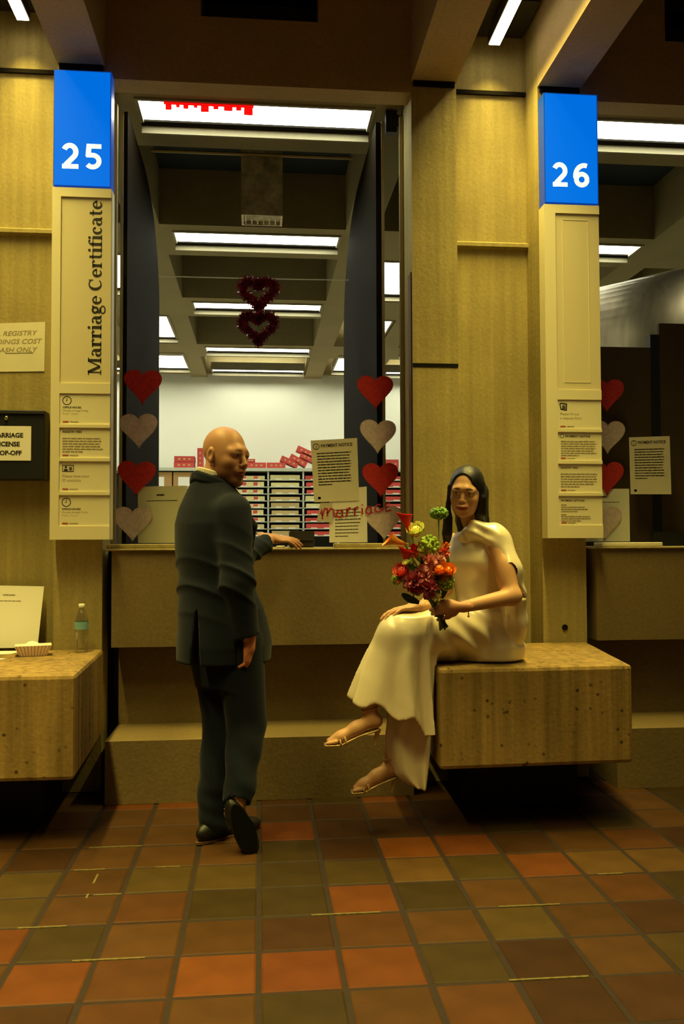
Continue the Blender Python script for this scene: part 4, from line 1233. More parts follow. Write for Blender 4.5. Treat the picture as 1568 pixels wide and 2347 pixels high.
# ================================================================= THE MAN
def build_man():
    t = thing('person', (-.13, .30, 0), 'bald bearded man in dark suit leaning on the counter, looking right', 'person')
    Fw, Rt = (.83, .56), (.56, -.83)
    SK, SKR = (.50, .255, .135), (.50, .20, .10)
    head = Head((-.148, .322, 1.657), (.76, -.65, -.07), (.0, .05, 1), 1.03, False, A_(-.205, .335, 1.46), .070)
    skin = lambda V: head.colour(V, SK, (.34, .11, .07), (.16, .075, .035), (.15, .058, .024))
    P1 = part(head.sdf, (-.34, .17, 1.44), (.02, .50, 1.83), .0030, skin)
    # right hand hanging relaxed, left hand on the clutch
    rw, lw = A_(-.040, .135, .862), A_(.066, .893, 1.298)
    hr = lambda P: hand_sdf(P, rw, (-.04, .12, -1), (-.75, .35, .1), 1, 1.02, (.75, .85, .9, .95), .06, (.25, .3), .029)
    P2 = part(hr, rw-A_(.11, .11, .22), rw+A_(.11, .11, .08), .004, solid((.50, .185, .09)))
    hl = lambda P: hand_sdf(P, lw, (.93, .36, -.05), (.05, .45, -1), 1, 1.0, (.08, .18, .26, .32), .08, (.15, .25), .028)
    P3 = part(hl, lw-A_(.10, .12, .10), lw+A_(.24, .24, .10), .004, solid(SK))
    # body inside the clothes (continuous with neck and wrists) and the bare right ankle
    def inner(P):
        d = loft(P, [(.80, -.165, .30, .15, .11), (1.1, -.185, .31, .15, .10), (1.35, -.195, .325, .17, .10), (1.47, -.2, .335, .10, .07), (1.50, -.2, .335, .06, .06)], Rt, Fw)
        d = smin(d, chain(P, [(-.195, .355, .88), (-.155, .36, .50), (-.215, .295, .09)], [.08, .055, .04]), .03)
        d = smin(d, chain(P, [(-.075, .225, .88), (-.050, .245, .50), (-.085, .145, .235), (-.090, .135, .165)], [.08, .055, .038, .034]), .03)
        d = smin(d, chain(P, [(-.105, .16, 1.41), (-.085, .105, 1.12), tuple(rw)], [.05, .04, .027]), .03)
        d = smin(d, chain(P, [(-.28, .49, 1.40), (-.09, .69, 1.20), tuple(lw)], [.05, .04, .027]), .03)
        return d
    P4 = part(inner, (-.42, 0, .03), (.15, 1.0, 1.53), .012, solid(SK))
    V, F, C = join([P1, P2, P3, P4])
    link('body', np_mesh('body', V, F, 'skin', C), t)
    # jacket
    vent_n = nrm((.3, .95, 0))
    def fold(th, z):
        return (.012*((1-np.abs(np.sin(z*27+1.5*np.sin(th*1.5+.6))))**2-.25)*np.exp(-((z-1.10)/.12)**2)+.004*np.sin(th*5+z*9)*np.clip((1.0-z)/.2, 0, 1)).astype(np.float32)
    def torso(P):
        return loft(P, [(.765, -.150, .312, .205, .205), (.84, -.150, .312, .208, .208), (.95, -.160, .312, .200, .192), (1.05, -.178, .308, .190, .168), (1.13, -.190, .31, .190, .152),
                        (1.25, -.198, .318, .200, .156), (1.36, -.203, .325, .205, .150), (1.43, -.205, .33, .188, .130), (1.49, -.207, .333, .148, .106), (1.54, -.205, .335, .108, .090), (1.575, -.202, .335, .082, .078)], Rt, Fw, fold)
    def sleeve(P, pts, rad, ph):
        d = chain(P, pts, rad, .04)
        z = P[:, 2]; w_ = P[:, 0]*30+P[:, 1]*22
        return d-(.011*((1-np.abs(np.sin(z*33+w_*.55+ph)))**2-.25)*np.exp(-((z-1.15)/.14)**2)+.002*np.sin(z*38+w_*.6)).astype(np.float32)
    def jacket(P):
        d = torso(P)
        d = smin(d, sleeve(P, [(-.110, .175, 1.405), (-.088, .105, 1.12), (-.045, .135, .868)], [.082, .066, .052], 0), .035)
        d = smin(d, sleeve(P, [(-.285, .485, 1.405), (-.09, .69, 1.205), (.050, .883, 1.286)], [.078, .060, .046], 1.3), .035)
        # side vent at the back right, open below the waist
        q = P-A_(-.255, .165, 0); s_ = np.abs(q@vent_n*0+q[:, 0]*.96-q[:, 1]*.28)-.004-.020*np.clip((1.0-P[:, 2])/.25, 0, 1)
        slit = np.maximum(np.maximum(s_, P[:, 2]-.995), P[:, 1]-.245)
        d = smax(d, -slit, .006)
        # cuffs are cut clean
        d = smax(d, -cone(P, (-.043, .137, .858), (-.030, .145, .70), .060, .060), .004)
        d = smax(d, -cone(P, (.064, .896, 1.290), (.18, .96, 1.28), .058, .058), .004)
        return d
    Vj, Fj = nets(jacket, (-.44, .0, .745), (.14, 1.0, 1.59), .0065)
    jk = link('jacket', np_mesh('jacket', Vj, Fj, 'suit'), t)
    # collar and lapels: a thick turned-over band round the neck
    def collar(P):
        c = A_(-.203, .335, 0); pts = []
        for a in range(-150, 151, 10):
            ar = math.radians(a); v = A_(-Fw[0]*math.cos(ar)+Rt[0]*math.sin(ar), -Fw[1]*math.cos(ar)+Rt[1]*math.sin(ar), 0)
            dr = abs(a)/150
            pts.append(c+v*(.079+.030*dr)+A_(0, 0, 1.584-.100*dr**1.4))
        d = chain(P, pts, [.011]*len(pts), .004); d = smin(d, chain(P, [p+A_(0, 0, -.022) for p in pts], [.014]*len(pts), .004), .014)
        for sg in (1, -1):
            a = pts[-1] if sg > 0 else pts[0]
            b = A_(-.19+Fw[0]*.150+Rt[0]*.03*sg, .318+Fw[1]*.150+Rt[1]*.03*sg, 1.16)
            m_ = (a+b)/2+A_(Fw[0]*.030+Rt[0]*.035*sg, Fw[1]*.030+Rt[1]*.035*sg, .03)
            d = smin(d, chain(P, [a, m_, b], [.016, .020, .008], .01), .012)
        return d
    Vc, Fc = nets(collar, (-.36, .17, 1.12), (.02, .52, 1.63), .0048)
    link('collar', np_mesh('collar', Vc, Fc, 'suit'), jk)
    def shirt(P):
        c = A_(-.200, .335, 0); d = None; pts = []
        for a in range(-165, 166, 15):
            ar = math.radians(a); v = A_(-Fw[0]*math.cos(ar)+Rt[0]*math.sin(ar), -Fw[1]*math.cos(ar)+Rt[1]*math.sin(ar), 0)
            dr = abs(a)/165
            pts.append(c+v*(.0725+.012*dr)+A_(0, 0, 1.606-.075*dr**1.3))
        d = chain(P, pts, [.0055]*len(pts), .003)
        for k in (1, 2, 3): d = smin(d, chain(P, [p+A_(0, 0, -.011*k) for p in pts], [.006]*len(pts), .003), .006)
        front = ell(P, (-.20+Fw[0]*.10, .335+Fw[1]*.10, 1.40), (.05, .05, .13))
        return smin(d, front, .01)
    Vs_, Fs_ = nets(shirt, (-.32, .2, 1.26), (.0, .50, 1.64), .0042)
    link('shirt_collar', np_mesh('shirt_collar', Vs_, Fs_, 'shirt'), t)
    # trousers
    def trousers(P):
        z = P[:, 2]
        w1 = (.004*np.sin(z*34+P[:, 0]*40)*np.clip((.6-z)/.3, 0, 1)+.003*np.sin(z*80+P[:, 0]*25)*np.clip((.25-z)/.15, 0, 1)).astype(np.float32)
        d = loft(P, [(.66, -.14, .30, .15, .12), (.78, -.145, .30, .175, .145), (.95, -.16, .305, .165, .14)], Rt, Fw)
        d = smin(d, chain(P, [(-.195, .350, .86), (-.160, .355, .50), (-.190, .315, .22), (-.195, .310, .050)], [.112, .086, .073, .070]), .03)
        r = chain(P, [(-.085, .225, .86), (-.052, .245, .50), (-.078, .165, .27), (-.086, .142, .215)], [.108, .085, .066, .060])
        d = smin(d, r, .03)-w1
        d = smax(d, -cone(P, (-.092, .118, .150), (-.092, .128, .195), .060, .052), .006)
        return smax(d, .022-z, .004)
    Vt, Ft = nets(trousers, (-.36, .04, .0), (.08, .52, .97), .0075)
    link('trousers', np_mesh('trousers', Vt, Ft, 'suit'), t)
    # shoes
    def shoe(nm, heel, toe, up, sole):
        heel, toe = A_(*heel), A_(*toe); d_ = nrm(toe-heel); n = nrm(A_(*up)-d_*float(A_(*up)@d_)); s_ = np.cross(d_, n); L = float(np.linalg.norm(toe-heel))
        G = lambda a, b, c: heel+d_*a*L+s_*b+n*c
        Fm = np.stack([d_, s_, n]).astype(np.float32)
        def fn(P):
            d = ell(P, G(.20, 0, .040), (.07, .036, .042), Fm); d = smin(d, ell(P, G(.62, 0, .030), (.10, .044, .032), Fm), .03)
            d = smin(d, ell(P, G(.84, 0, .022), (.055, .038, .024), Fm), .02); d = smin(d, cone(P, G(.22, 0, .05), G(.24, 0, .085), .034, .036), .02)
            d = smax(d, -cone(P, G(.23, 0, .075), G(.23, 0, .13), .027, .027), .004)
            q = (P-heel)@n; return smax(d, .004-q, .003)
        c = (heel+toe)/2+n*.04
        V, F = nets(fn, c-.2, c+.2, .0045)
        so = link(nm, np_mesh(nm, V, F, 'shoe_black'), t)
        pr = []
        for a in range(24):
            q = 2*PI*a/24; x = .5+.52*math.cos(q); wd = (.036+.010*math.sin(min(max((x-.3)/.7, 0), 1)*PI))*math.sin(q)
            pr.append(G(x, wd, 0))
        MB().extr([Vector(p.tolist()) for p in pr], Vector((n*.010).tolist())).obj('sole', sole, so)
        k = MB(); ring = [Vector((G(.23, 0, .083)+d_*.034*math.cos(2*PI*a/16)+s_*.033*math.sin(2*PI*a/16)).tolist()) for a in range(17)]
        k.tube(ring, .0055, 6, False).obj('collar_lining', 'shoe_lining', so, True)
    shoe('shoe', (-.262, .235, .001), (.005, .455, .001), (0, 0, 1), 'sole_brown')
    shoe('shoe', (-.100, .080, .205), (-.020, .100, .012), (-.35, .80, .10), 'sole_black')
    return t
build_man()
# clutch on the counter and small white things beside it
rotc = Matrix.Rotation(math.radians(14), 3, 'Z')
t = thing('leather_clutch', (.205, 1.08, 1.249), 'dark leather clutch under the hand of the man on counter 25', 'clutch')
me = MB().obox((.226, 1.075, 1.2945), .136, .030, .088, rotc).mesh('clutch_body', 'leather_dark')
bm = bmesh.new(); bm.from_mesh(me); bmesh.ops.bevel(bm, geom=list(bm.edges), offset=.006, segments=2, affect='EDGES'); bm.to_mesh(me); bm.free()
link('clutch_body', me, t)
MB().obox((.226, 1.057, 1.312), .132, .006, .050, rotc).obj('flap', 'leather_dark', t)
for i, (x, y) in enumerate(((.115, 1.09), (.165, 1.085))):
    me = MB().obox((x, y, 1.2553), .045-.018*i, .03, .012, Matrix.Rotation(.3-i, 3, 'Z')).mesh('paper_slip', 'paper_white')
    bm = bmesh.new(); bm.from_mesh(me); bmesh.ops.bevel(bm, geom=list(bm.edges), offset=.004, segments=2, affect='EDGES'); bm.to_mesh(me); bm.free()
    link('folded_slip', me, None, label=('wider white folded slip under the hand on counter 25', 'smaller white slip beside the clutch on counter 25')[i], cat='paper')
# ================================================================= THE WOMAN
def build_woman():
    t = thing('person', (1.02, .42, .73), 'woman in champagne satin dress sitting cross-legged on the bench with flowers', 'person')
    LF, FW = (.66, -.75), (-.75, -.66)
    SK = (.60, .33, .165)
    head = Head((.942, .352, 1.500), (-.40, -.91, -.10), (.10, .0, 1), .93, True, A_(1.000, .425, 1.325), .050)
    skin = lambda V: head.colour(V, SK, (.36, .06, .05), (.035, .018, .012))
    P1 = part(head.sdf, (.80, .20, 1.31), (1.10, .52, 1.66), .0026, skin)
    lw, rw = A_(.850, .140, 1.000), A_(.700, .300, .988)
    # left hand round the stems, right hand flat on the knee
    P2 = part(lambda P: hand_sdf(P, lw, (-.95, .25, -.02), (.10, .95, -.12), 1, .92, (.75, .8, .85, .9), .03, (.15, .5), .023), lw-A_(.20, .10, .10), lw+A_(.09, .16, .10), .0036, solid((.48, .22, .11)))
    P3 = part(lambda P: hand_sdf(P, rw, (-.93, -.18, -.06), (-.10, -.05, -1), -1, .95, (.22, .25, .28, .3), .06, (.15, .1), .023), rw-A_(.24, .12, .12), rw+A_(.10, .12, .08), .0036, solid(SK))
    def arms_legs(P):
        d = chain(P, [(1.060, .300, 1.285), (1.108, .198, 1.040), tuple(lw+A_(.02, 0, 0))], [.044, .038, .025], .02)
        d = smin(d, ell(P, (1.092, .235, 1.13), (.038, .036, .08)), .03)
        d = smin(d, chain(P, [(.915, .545, 1.28), (.86, .46, 1.06), tuple(rw+A_(.02, 0, 0))], [.043, .036, .024], .02), .01)
        d = smin(d, loft(P, [(.80, 1.05, .45, .12, .09), (1.03, 1.02, .44, .10, .07), (1.25, 1.0, .43, .115, .065), (1.33, 1.0, .43, .07, .05), (1.36, 1.0, .43, .045, .045)], LF, FW), .02)
        # crossed-over leg and foot
        d = smin(d, chain(P, [(1.0, .42, .84), (.612, .285, .872), (.530, .270, .66), (.482, .248, .565)], [.07, .05, .042, .030], .03), .02)
        foot1 = chain(P, [(.478, .245, .570), (.490, .246, .505), (.420, .234, .475), (.350, .224, .440), (.300, .218, .428)], [.030, .029, .027, .024, .012], .022)
        foot1 = smin(foot1, ell(P, (.512, .248, .500), (.026, .025, .026)), .02)
        d = smin(d, foot1, .015)
        # leg underneath
        d = smin(d, chain(P, [(1.0, .48, .82), (.635, .375, .79), (.625, .375, .58), (.592, .365, .310)], [.07, .05, .046, .027], .03), .02)
        foot2 = chain(P, [(.592, .365, .320), (.585, .362, .268), (.525, .355, .235), (.465, .350, .200), (.428, .347, .188)], [.029, .029, .027, .024, .012], .022)
        foot2 = smin(foot2, ell(P, (.605, .365, .262), (.025, .025, .028)), .02)
        d = smin(d, foot2, .015)
        for fx, fy, fz in ((.300, .218, .428), (.428, .347, .188)):
            for k in range(5):
                o = A_(fx+.008*k*.9, fy-.022+.011*k, fz-.006)
                d = smin(d, cone(P, o+A_(.03, 0, .004), o+A_(-.010, 0, -.002), .0085, .0065 if k else .008), .004)
        return d
    P4 = part(arms_legs, (.26, .08, .14), (1.20, .62, 1.38), .0062, solid(SK))
    V, F, C = join([P1, P2, P3, P4])
    link('body', np_mesh('body', V, F, 'skin', C), t)
    # dress: bodice, hips and lap
    def fold(th, z): return (.0035*np.sin(z*60+3*np.sin(th*1.5+1))*np.exp(-((z-1.0)/.08)**2)).astype(np.float32)
    def bodice(P):
        d = loft(P, [(.738, 1.07, .455, .165, .15), (.80, 1.068, .452, .175, .150), (.88, 1.055, .448, .150, .122), (.96, 1.035, .443, .122, .098), (1.03, 1.018, .438, .112, .088), (1.12, 1.002, .432, .124, .098),
                     (1.19, .995, .428, .132, .112), (1.25, .998, .43, .134, .100), (1.30, 1.0, .43, .120, .076), (1.345, 1.0, .43, .064, .058), (1.372, .995, .425, .052, .052)], LF, FW, fold)
        for sg in (-1, 1):
            d = smin(d, ell(P, (.965+LF[0]*.062*sg, .40+LF[1]*.062*sg, 1.185), (.062, .062, .062)), .035)
        return d
    def lap(P):
        w_ = (.007*np.sin(P[:, 0]*46+P[:, 2]*60+P[:, 1]*14)*np.clip((P[:, 0]-.78)/.1, 0, 1)*np.clip((1.12-P[:, 0])/.06, 0, 1)).astype(np.float32)
        d = chain(P, [(1.05, .44, .862), (.80, .34, .880), (.610, .278, .872)], [.128, .105, .086], .04)
        d = smin(d, chain(P, [(1.06, .48, .845), (.66, .375, .815)], [.112, .095], .04), .04)
        return d-w_
    # hanging skirt: pleated hollow cone with an uneven hem, part of the same cloth
    def pleat(th, z):
        v = np.clip((.945-z)/.32, 0, 1.15)
        a = th+.30*np.sin(2*th+1.0)
        p = .5+.5*np.cos(8*a+.9*np.sin(z*9)+.6)
        return (.042*(p**1.7-.36)*v**.7+.004*np.cos(17*a+z*16)*v).astype(np.float32)
    SEC = [(.40, .575, .300, .200, .150), (.52, .583, .298, .186, .140), (.60, .590, .297, .176, .133), (.70, .608, .296, .160, .124), (.80, .630, .297, .142, .114), (.88, .650, .300, .124, .100), (.94, .665, .305, .090, .070)]
    def hang(P, inset):
        d = loft(P, SEC, (1, 0), (0, 1), pleat)+inset
        hem = .592-.62*np.clip(P[:, 0]-.42, 0, .25)*.55+.02*np.sin(P[:, 0]*40)
        hem = hem-.12*np.clip((P[:, 0]-.66)/.1, 0, 1)
        return d, hem
    def dress(P):
        d = smin(bodice(P), lap(P), .035)
        h, hem = hang(P, 0.0)
        h = smin(h, chain(P, [(.61, .285, .872), (.530, .268, .66), (.478, .246, .56)], [.07, .062, .050]), .04)
        h = smax(h, hem-P[:, 2], .003)
        d = smin(d, h, .045)
        inner = smin(loft(P, SEC, (1, 0), (0, 1), pleat), chain(P, [(.61, .285, .872), (.530, .268, .66), (.478, .246, .56)], [.07, .062, .050]), .04)+.027
        inner = np.maximum(inner, P[:, 2]-.845)
        d = smax(d, -inner, .004)
        return smax(d, (.732-P[:, 2])-np.where(P[:, 0] > .770, 0, 1.0), .004)
    Vd, Fd = nets(dress, (.36, .11, .44), (1.27, .66, 1.385), .0062)
    Vd = relax(Vd, Fd, 3)
    dr = link('dress', np_mesh('dress', Vd, Fd, 'satin'), t)
    # long back panel of the skirt falling past the bench end
    Lf = [(.600, .86), (.598, .75), (.588, .62), (.577, .52), (.562, .43), (.560, .37), (.575, .31), (.605, .245), (.645, .208), (.690, .187)]
    Rg = [(.790, .84), (.775, .745), (.770, .66), (.768, .57), (.762, .50), (.757, .43), (.752, .36), (.746, .29), (.740, .24), (.733, .185)]
    nu = 26; p = MB(); q = MB()
    def L_at(T, v):
        f = v*(len(T)-1); i = min(int(f), len(T)-2); f -= i; return (T[i][0]*(1-f)+T[i+1][0]*f, T[i][1]*(1-f)+T[i+1][1]*f)
    nvv = 40
    for sh_ in (0, 1):
        for i in range(nvv+1):
            v = i/nvv; a, b = L_at(Lf, v), L_at(Rg, v)
            for j in range(nu+1):
                u = j/nu
                y = .275+.05*(1-u)**2+.012*math.sin(u*11+v*2.0)*(1-.35*v)+.006*sh_
                p.v.append((a[0]+(b[0]-a[0])*u, y, a[1]+(b[1]-a[1])*u))
    w_ = nu+1; n1 = (nvv+1)*w_
    for i in range(nvv):
        for j in range(nu):
            a = i*w_+j; p.f.append((a, a+w_, a+w_+1, a+1)); p.f.append((n1+a, n1+a+1, n1+a+w_+1, n1+a+w_))
    for i in range(nvv):
        for j in (0, nu):
            a = i*w_+j; fc = (a, n1+a, n1+a+w_, a+w_); p.f.append(fc if j == 0 else fc[::-1])
    for j in range(nu):
        a = nvv*w_+j; p.f.append((a, n1+a, n1+a+1, a+1))
    p.obj('skirt_panel', 'satin', dr, True)
    # cape over the left shoulder, falling down the back
    def cape(P):
        z = P[:, 2]
        rip = (.0055*np.sin(P[:, 0]*70-P[:, 1]*45+z*8)*np.clip((1.30-z)/.15, 0, 1)).astype(np.float32)
        d = chain(P, [(.930, .365, 1.300), (.985, .340, 1.328), (1.055, .315, 1.318)], [.026, .044, .048], .03)
        d = smin(d, ell(P, (1.072, .310, 1.285), (.056, .058, .062)), .03)
        d = smin(d, chain(P, [(1.090, .325, 1.27), (1.138, .335, 1.13), (1.152, .355, .97), (1.150, .395, .79)], [.052, .044, .050, .052], .03)-rip, .03)
        d = smin(d, chain(P, [(1.06, .42, 1.27), (1.12, .45, 1.05), (1.14, .46, .80)], [.066, .060, .062], .03)-rip, .04)
        d = smin(d, chain(P, [(1.072, .300, 1.28), (1.112, .262, 1.15), (1.148, .275, 1.04), (1.160, .315, .92), (1.150, .37, .79)], [.054, .060, .046, .046, .05], .03)-rip, .025)
        # soft folds gathered at the neck
        d = d-(.006*np.sin(P[:, 0]*60+z*110)*np.exp(-((P[:, 0]-.98)/.06)**2)*np.clip((z-1.2)/.05, 0, 1)).astype(np.float32)
        # opened along a slanting edge so the arm shows
        e = A_(1.040, .0, 1.195); n = nrm(A_(-.74, 0, -.68)); cut = (P-e)@n
        cut = np.maximum(np.maximum(-cut, P[:, 1]-.300-.25*np.clip(1.12-P[:, 0], 0, .4)), 1.03-z)
        d = smax(d, -cut, .010)
        return smax(d, .7325-z, .006)
    Vc, Fc = nets(cape, (.88, .20, .72), (1.27, .56, 1.43), .006)
    link('cape', np_mesh('cape', relax(Vc, Fc, 3), Fc, 'satin'), t)
    # hair: cap parted off centre with long straight locks
    def hair(P):
        q = head.loc(P)
        d = ell(q, (-.016, 0, .040), (.110, .085, .100))
        d = smin(d, ell(q, (-.045, 0, -.03), (.072, .084, .10)), .03)
        face = ell(q, (.108, -.012, -.022), (.094, .066, .125))
        d = smax(d, -face, .008)
        W = head.W
        d = smin(d, chain(P, [W((.030, -.080, .03)), W((.020, -.081, -.05)), W((.025, -.078, -.13)), W((.030, -.075, -.20)), W((.02, -.078, -.27))], [.008, .010, .020, .024, .010], .004), .02)
        d = smin(d, chain(P, [W((.000, .070, .045)), W((.010, .080, -.02)), W((-.004, .080, -.09)), W((-.03, .078, -.16)), W((-.05, .075, -.22))], [.014, .024, .027, .025, .02], .004), .02)
        d = smin(d, chain(P, [W((-.055, .050, .0)), W((-.070, .070, -.09)), W((-.075, .100, -.16)), W((-.080, .130, -.21))], [.05, .034, .014, .005], .004), .02)
        d = smin(d, chain(P, [W((-.06, 0, -.02)), W((-.085, 0, -.14)), W((-.09, 0, -.27))], [.06, .055, .03], .004), .02)
        st = (.0016*np.sin(q[:, 1]*330+q[:, 0]*60)*np.clip((-.0-q[:, 2])/.05+.4, 0, 1)).astype(np.float32)
        return d-st
    Vh, Fh = nets(hair, (.78, .18, 1.20), (1.14, .56, 1.66), .0042)
    link('hair', np_mesh('hair', relax(Vh, Fh, 2), Fh, 'hair'), t)
    # jewellery
    MB().tube([Vector((.895, .145, 1.006))+Vector((.004*math.sin(a), .026*math.cos(a), .026*math.sin(a))) for a in [2*PI*i/20 for i in range(21)]], .0028, 6, False).obj('bracelet', 'gold', t, True)
    ch = MB(); ch.tube([(.893, .128, .985), (.892, .124, .968)], .0025, 6); ch.ball((.892, .123, .962), .0055, 8, 5); ch.obj('bracelet_charm', 'gold', t, True)
    e = head.W((-.008, -.080, -.045)); MB().ball(e.tolist(), .005, 8, 5).obj('earring', 'gold', t, True)
    # sandals
    def sandal(toe, ball, arch, heel, ank, ankr, yw, tall):
        so = MB(); T = [A_(*p) for p in (toe, ball, arch, heel)]; pts = []
        for k in range(13):
            f = k/12*3; i = min(int(f), 2); f -= i
            f2 = f*f*(3-2*f); pts.append(T[i]*(1-f2)+T[i+1]*f2)
        for sh_ in (0, -.007):
            for k, p_ in enumerate(pts):
                x = k/12; wd = .020+.014*math.sin(min(x*1.6+.35, 1)*PI*.5)-.010*x
                so.v += [(p_[0], p_[1]-wd, p_[2]+sh_), (p_[0], p_[1]+wd, p_[2]+sh_)]
        for k in range(12):
            a = 2*k; so.f.append((a, a+1, a+3, a+2)); so.f.append((26+a, 26+a+2, 26+a+3, 26+a+1))
            so.f.append((a, a+2, 26+a+2, 26+a)); so.f.append((a+1, 26+a+1, 26+a+3, a+3))
        so.f.append((0, 26, 27, 1)); so.f.append((24, 25, 51, 50))
        s = so.obj('sandal', 'sandal', t, True)
        h = A_(*heel)
        MB().tube([h+A_(-.004, 0, -.004), h+A_(-.010, 0, -.035), h+A_(-.018, 0, -tall)], [.015, .0085, .006], 8).obj('heel', 'sandal', s)
        b = A_(*ball)
        for off, tilt in ((.000, .006), (.026, .014)):
            st = []
            for k in range(13):
                a = PI*k/12; st.append(Vector((b+A_(off-tilt*math.sin(a), -math.cos(a)*.032, math.sin(a)*(.030+off*.5))).tolist()))
            MB().tube(st, .0042, 6).obj('toe_strap', 'sandal', s, True)
        an = A_(*ank)
        MB().tube([Vector((an+A_(ankr*math.cos(a), ankr*math.sin(a), .010*math.cos(a))).tolist()) for a in [2*PI*i/20 for i in range(21)]], .0042, 6, False).obj('ankle_strap', 'sandal', s, True)
    sandal((.280, .217, .414), (.350, .222, .414), (.430, .232, .448), (.520, .246, .470), (.480, .245, .555), .034, .2, .075)
    sandal((.408, .347, .172), (.465, .349, .174), (.530, .354, .205), (.612, .364, .230), (.591, .364, .312), .034, .2, .070)
    return t
build_woman()

# ================================================================= THE BOUQUET
def bouquet():
    t = thing('bouquet', (.775, .185, .92), 'colourful bouquet with red callas and green pompoms held on the lap', 'bouquet')
    for n_, c_, r_ in (('petal_red', (.48, .012, .012), .5), ('petal_orange', (.78, .23, .03), .5), ('petal_coral', (.62, .13, .08), .55), ('petal_yellow', (.80, .62, .24), .55), ('petal_pink', (.66, .27, .25), .6),
                       ('petal_blush', (.72, .36, .32), .6), ('petal_plum', (.34, .065, .09), .6), ('green_lime', (.26, .36, .035), .6), ('green_mid', (.11, .22, .03), .6), ('green_dark', (.03, .055, .02), .6), ('stem', (.14, .22, .04), .5)):
        mat(n_, tuple(min(.9, v*1.45) for v in c_), r_, var=.15, vscale=40)
    rg = random.Random(12); hub = Vector((.775, .185, .985))
    def petal(mb, c, d, up, L, w_, cup):
        """a curved leaf-shaped blade from c along d, bending to up"""
        d = d.normalized(); s = d.cross(up)
        if s.length < 1e-3: s = Vector((1, 0, 0))
        s.normalize(); n = s.cross(d); k = len(mb.v)
        for i in range(5):
            f = i/4; ww = w_*math.sin(PI*(.12+.80*f))**.7
            b = Vector(c)+d*L*f+n*cup*f*f
            for j in (-1, 0, 1): mb.v.append(tuple(b+s*ww*j+n*(.25*ww*abs(j))))
        for i in range(4):
            for j in range(2):
                a = k+i*3+j; mb.f.append((a, a+1, a+4, a+3))
    def rose(p, r, m, name='ranunculus', heart=None):
        p = Vector(p); r = r*1.22; ax = (p-hub).normalized(); ax = (ax+Vector((-.25, -.75, .2))).normalized()
        a = ax.cross(Vector((0, 0, 1))).normalized(); b = ax.cross(a); mb = MB()
        for ring, (n, rad, tilt) in enumerate(((8, .95, .55), (7, .85, 1.0), (6, .7, 1.6), (5, .5, 2.4))):
            for k in range(n):
                q = 2*PI*k/n+ring*.6+rg.uniform(-.15, .15); o = a*math.cos(q)+b*math.sin(q)
                petal(mb, p-ax*r*.35+o*r*.12, (o+ax*tilt*.7).normalized(), ax, r*rad*1.05, r*.50, r*.55)
        f = mb.obj(name, m, t, True)
        c = MB(); c.ball(tuple(p+ax*r*.10), r*.50, 10, 7); c.obj('flower_heart', heart or m, f, True)
        return f
    def pompom(p, r, m, name='pompom_flower', flat=1.0, n=70):
        p = Vector(p); mb = MB(); mb.ball(tuple(p), (r*.72, r*.72, r*.72*flat), 10, 7)
        for k in range(n):
            u = Vector((rg.gauss(0, 1), rg.gauss(0, 1), rg.gauss(0, 1))).normalized(); u.z *= flat
            c = p+u*r*.82; rr = r*rg.uniform(.14, .22)
            mb.ball(tuple(c), rr, 6, 4)
        return mb.obj(name, m, t, True)
    def carnation(p, r, m, name='carnation'):
        p = Vector(p); r = r*1.15; mb = MB()
        for k in range(46):
            u = Vector((rg.gauss(0, 1), rg.gauss(-.4, 1), rg.gauss(.1, 1))).normalized()
            petal(mb, p+u*r*.25, u, Vector((rg.gauss(0, 1), rg.gauss(0, 1), rg.gauss(0, 1))).normalized(), r*.75, r*.22, r*rg.uniform(-.2, .3))
        return mb.obj(name, m, t, True)
    def calla(p, d, L, m):
        p = Vector(p); d = Vector(d).normalized(); a = d.cross(Vector((0, 1, 0))).normalized(); b = d.cross(a); mb = MB(); n = 14
        for i in range(9):
            f = i/8; rad = .006+.021*f**1.5
            for j in range(n):
                q = 2*PI*j/n; lip = (.022*f**4)*max(0, math.cos(q))+ (-.010*f**4)*max(0, -math.cos(q))
                mb.v.append(tuple(p+d*(L*f*.85+lip)+(a*math.cos(q)*(1+.35*f**3)+b*math.sin(q)*.8)*rad))
        for i in range(8):
            for j in range(n): mb.f.append((i*n+j, i*n+(j+1) % n, (i+1)*n+(j+1) % n, (i+1)*n+j))
        o = mb.obj('calla_lily', m, t, True)
        s = MB(); s.tube([p+d*L*.2, p+d*L*.75], [.004, .003], 6); s.obj('spadix', 'petal_yellow', o, True)
        st = MB(); st.tube([hub, hub.lerp(p, .6)+Vector((0, .01, .0)), p+d*.01], [.0035, .004, .0055], 6); st.obj('flower_stem', 'stem', o, True)
    Y = .145
    calla((.645, Y, 1.318), (-.32, -.15, 1), .098, 'petal_red')
    calla((.632, Y, 1.268), (-1, -.15, .30), .100, 'petal_orange')
    calla((.628, Y-.01, 1.175), (-.05, -.3, 1), .085, 'petal_red')
    calla((.640, Y, 1.165), (-.65, -.4, -.25), .070, 'petal_red')
    rose((.671, Y-.01, 1.322), .040, 'petal_yellow', heart='petal_yellow')
    s = pompom((.772, Y, 1.402), .042, 'green_mid', 'scabiosa_head', .62, 110)
    MB().tube([hub, (.772, .165, 1.20), (.770, Y, 1.385)], .0034, 6).obj('flower_stem', 'stem', s, True)
    pompom((.723, Y-.02, 1.264), .048, 'green_lime', n=90)
    pompom((.797, Y-.02, 1.108), .038, 'green_lime', n=80)
    pompom((.772, Y-.0, 1.135), .020, 'green_lime', n=40)
    pompom((.586, Y-.01, 1.120), .026, 'green_lime', n=40); pompom((.622, Y-.015, 1.138), .017, 'green_lime', n=30)
    pompom((.635, Y-.03, 1.195), .016, 'green_lime', n=30); pompom((.688, Y-.03, 1.225), .015, 'green_lime', n=30)
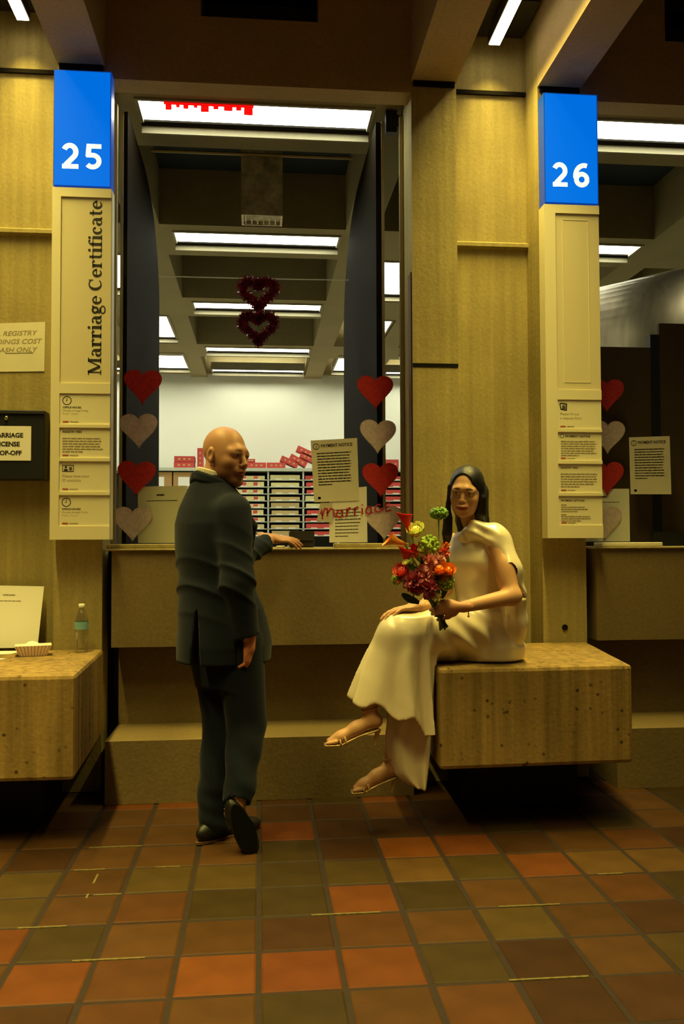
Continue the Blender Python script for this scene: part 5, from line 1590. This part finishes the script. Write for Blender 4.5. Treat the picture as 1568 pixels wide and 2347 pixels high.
    rose((.762, Y-.04, 1.158), .038, 'petal_orange'); rose((.802, Y-.03, 1.152), .034, 'petal_orange'); rose((.790, Y-.03, 1.125), .026, 'petal_orange')
    rose((.605, Y-.03, 1.155), .034, 'petal_coral', heart='petal_plum')
    carnation((.710, Y-.03, 1.192), .044, 'petal_pink'); carnation((.762, Y-.02, 1.200), .030, 'petal_blush')
    carnation((.655, Y-.035, 1.115), .046, 'petal_plum'); carnation((.712, Y-.04, 1.085), .044, 'petal_plum'); carnation((.705, Y-.04, 1.140), .034, 'petal_pink')
    carnation((.648, Y-.03, 1.080), .020, 'petal_red'); carnation((.665, Y-.01, 1.232), .022, 'petal_coral'); carnation((.658, Y-.02, 1.255), .016, 'petal_red')
    carnation((.790, Y-.0, 1.232), .026, 'petal_coral', 'alstroemeria'); carnation((.800, Y+.0, 1.262), .018, 'petal_orange', 'alstroemeria'); carnation((.628, Y-.02, 1.105), .016, 'petal_coral', 'alstroemeria')
    rose((.692, Y-.03, 1.245), .018, 'petal_yellow'); rose((.620, Y-.04, 1.190), .014, 'petal_yellow')
    carnation((.752, Y-.03, 1.045), .020, 'petal_yellow', 'filler_flower')
    for k in range(26):
        p = Vector((rg.uniform(.64, .81), rg.uniform(Y-.02, Y+.06), rg.uniform(1.02, 1.20))); d = (p-hub).normalized()+Vector((rg.uniform(-.5, .5), rg.uniform(-.5, .2), rg.uniform(-.3, .3)))
        mb = MB(); petal(mb, p-d*.01, d, Vector((0, -1, .2)), rg.uniform(.05, .085), rg.uniform(.010, .018), .015)
        mb.obj('leaf', rg.choice(('green_dark', 'green_dark', 'green_mid')), t, True)
    for k in range(16):
        a = 2*PI*k/16; o = Vector((math.cos(a)*.014*(1+.3*(k % 2)), math.sin(a)*.014, 0))
        top = Vector((rg.uniform(.66, .79), rg.uniform(Y-.01, Y+.04), rg.uniform(1.05, 1.15)))
        bot = Vector((.798+rg.uniform(-.022, .022), .185+rg.uniform(-.015, .015), .895+rg.uniform(0, .02)))
        MB().tube([bot, hub+o, top], .0042, 6).obj('stem', rg.choice(('stem', 'green_dark')), t, True)
    MB().lathe((.778, .185, .955), [(.021, 0), (.022, .01), (.022, .03), (.020, .035)], 14).obj('ribbon_wrap', 'green_dark', t, True)
bouquet()
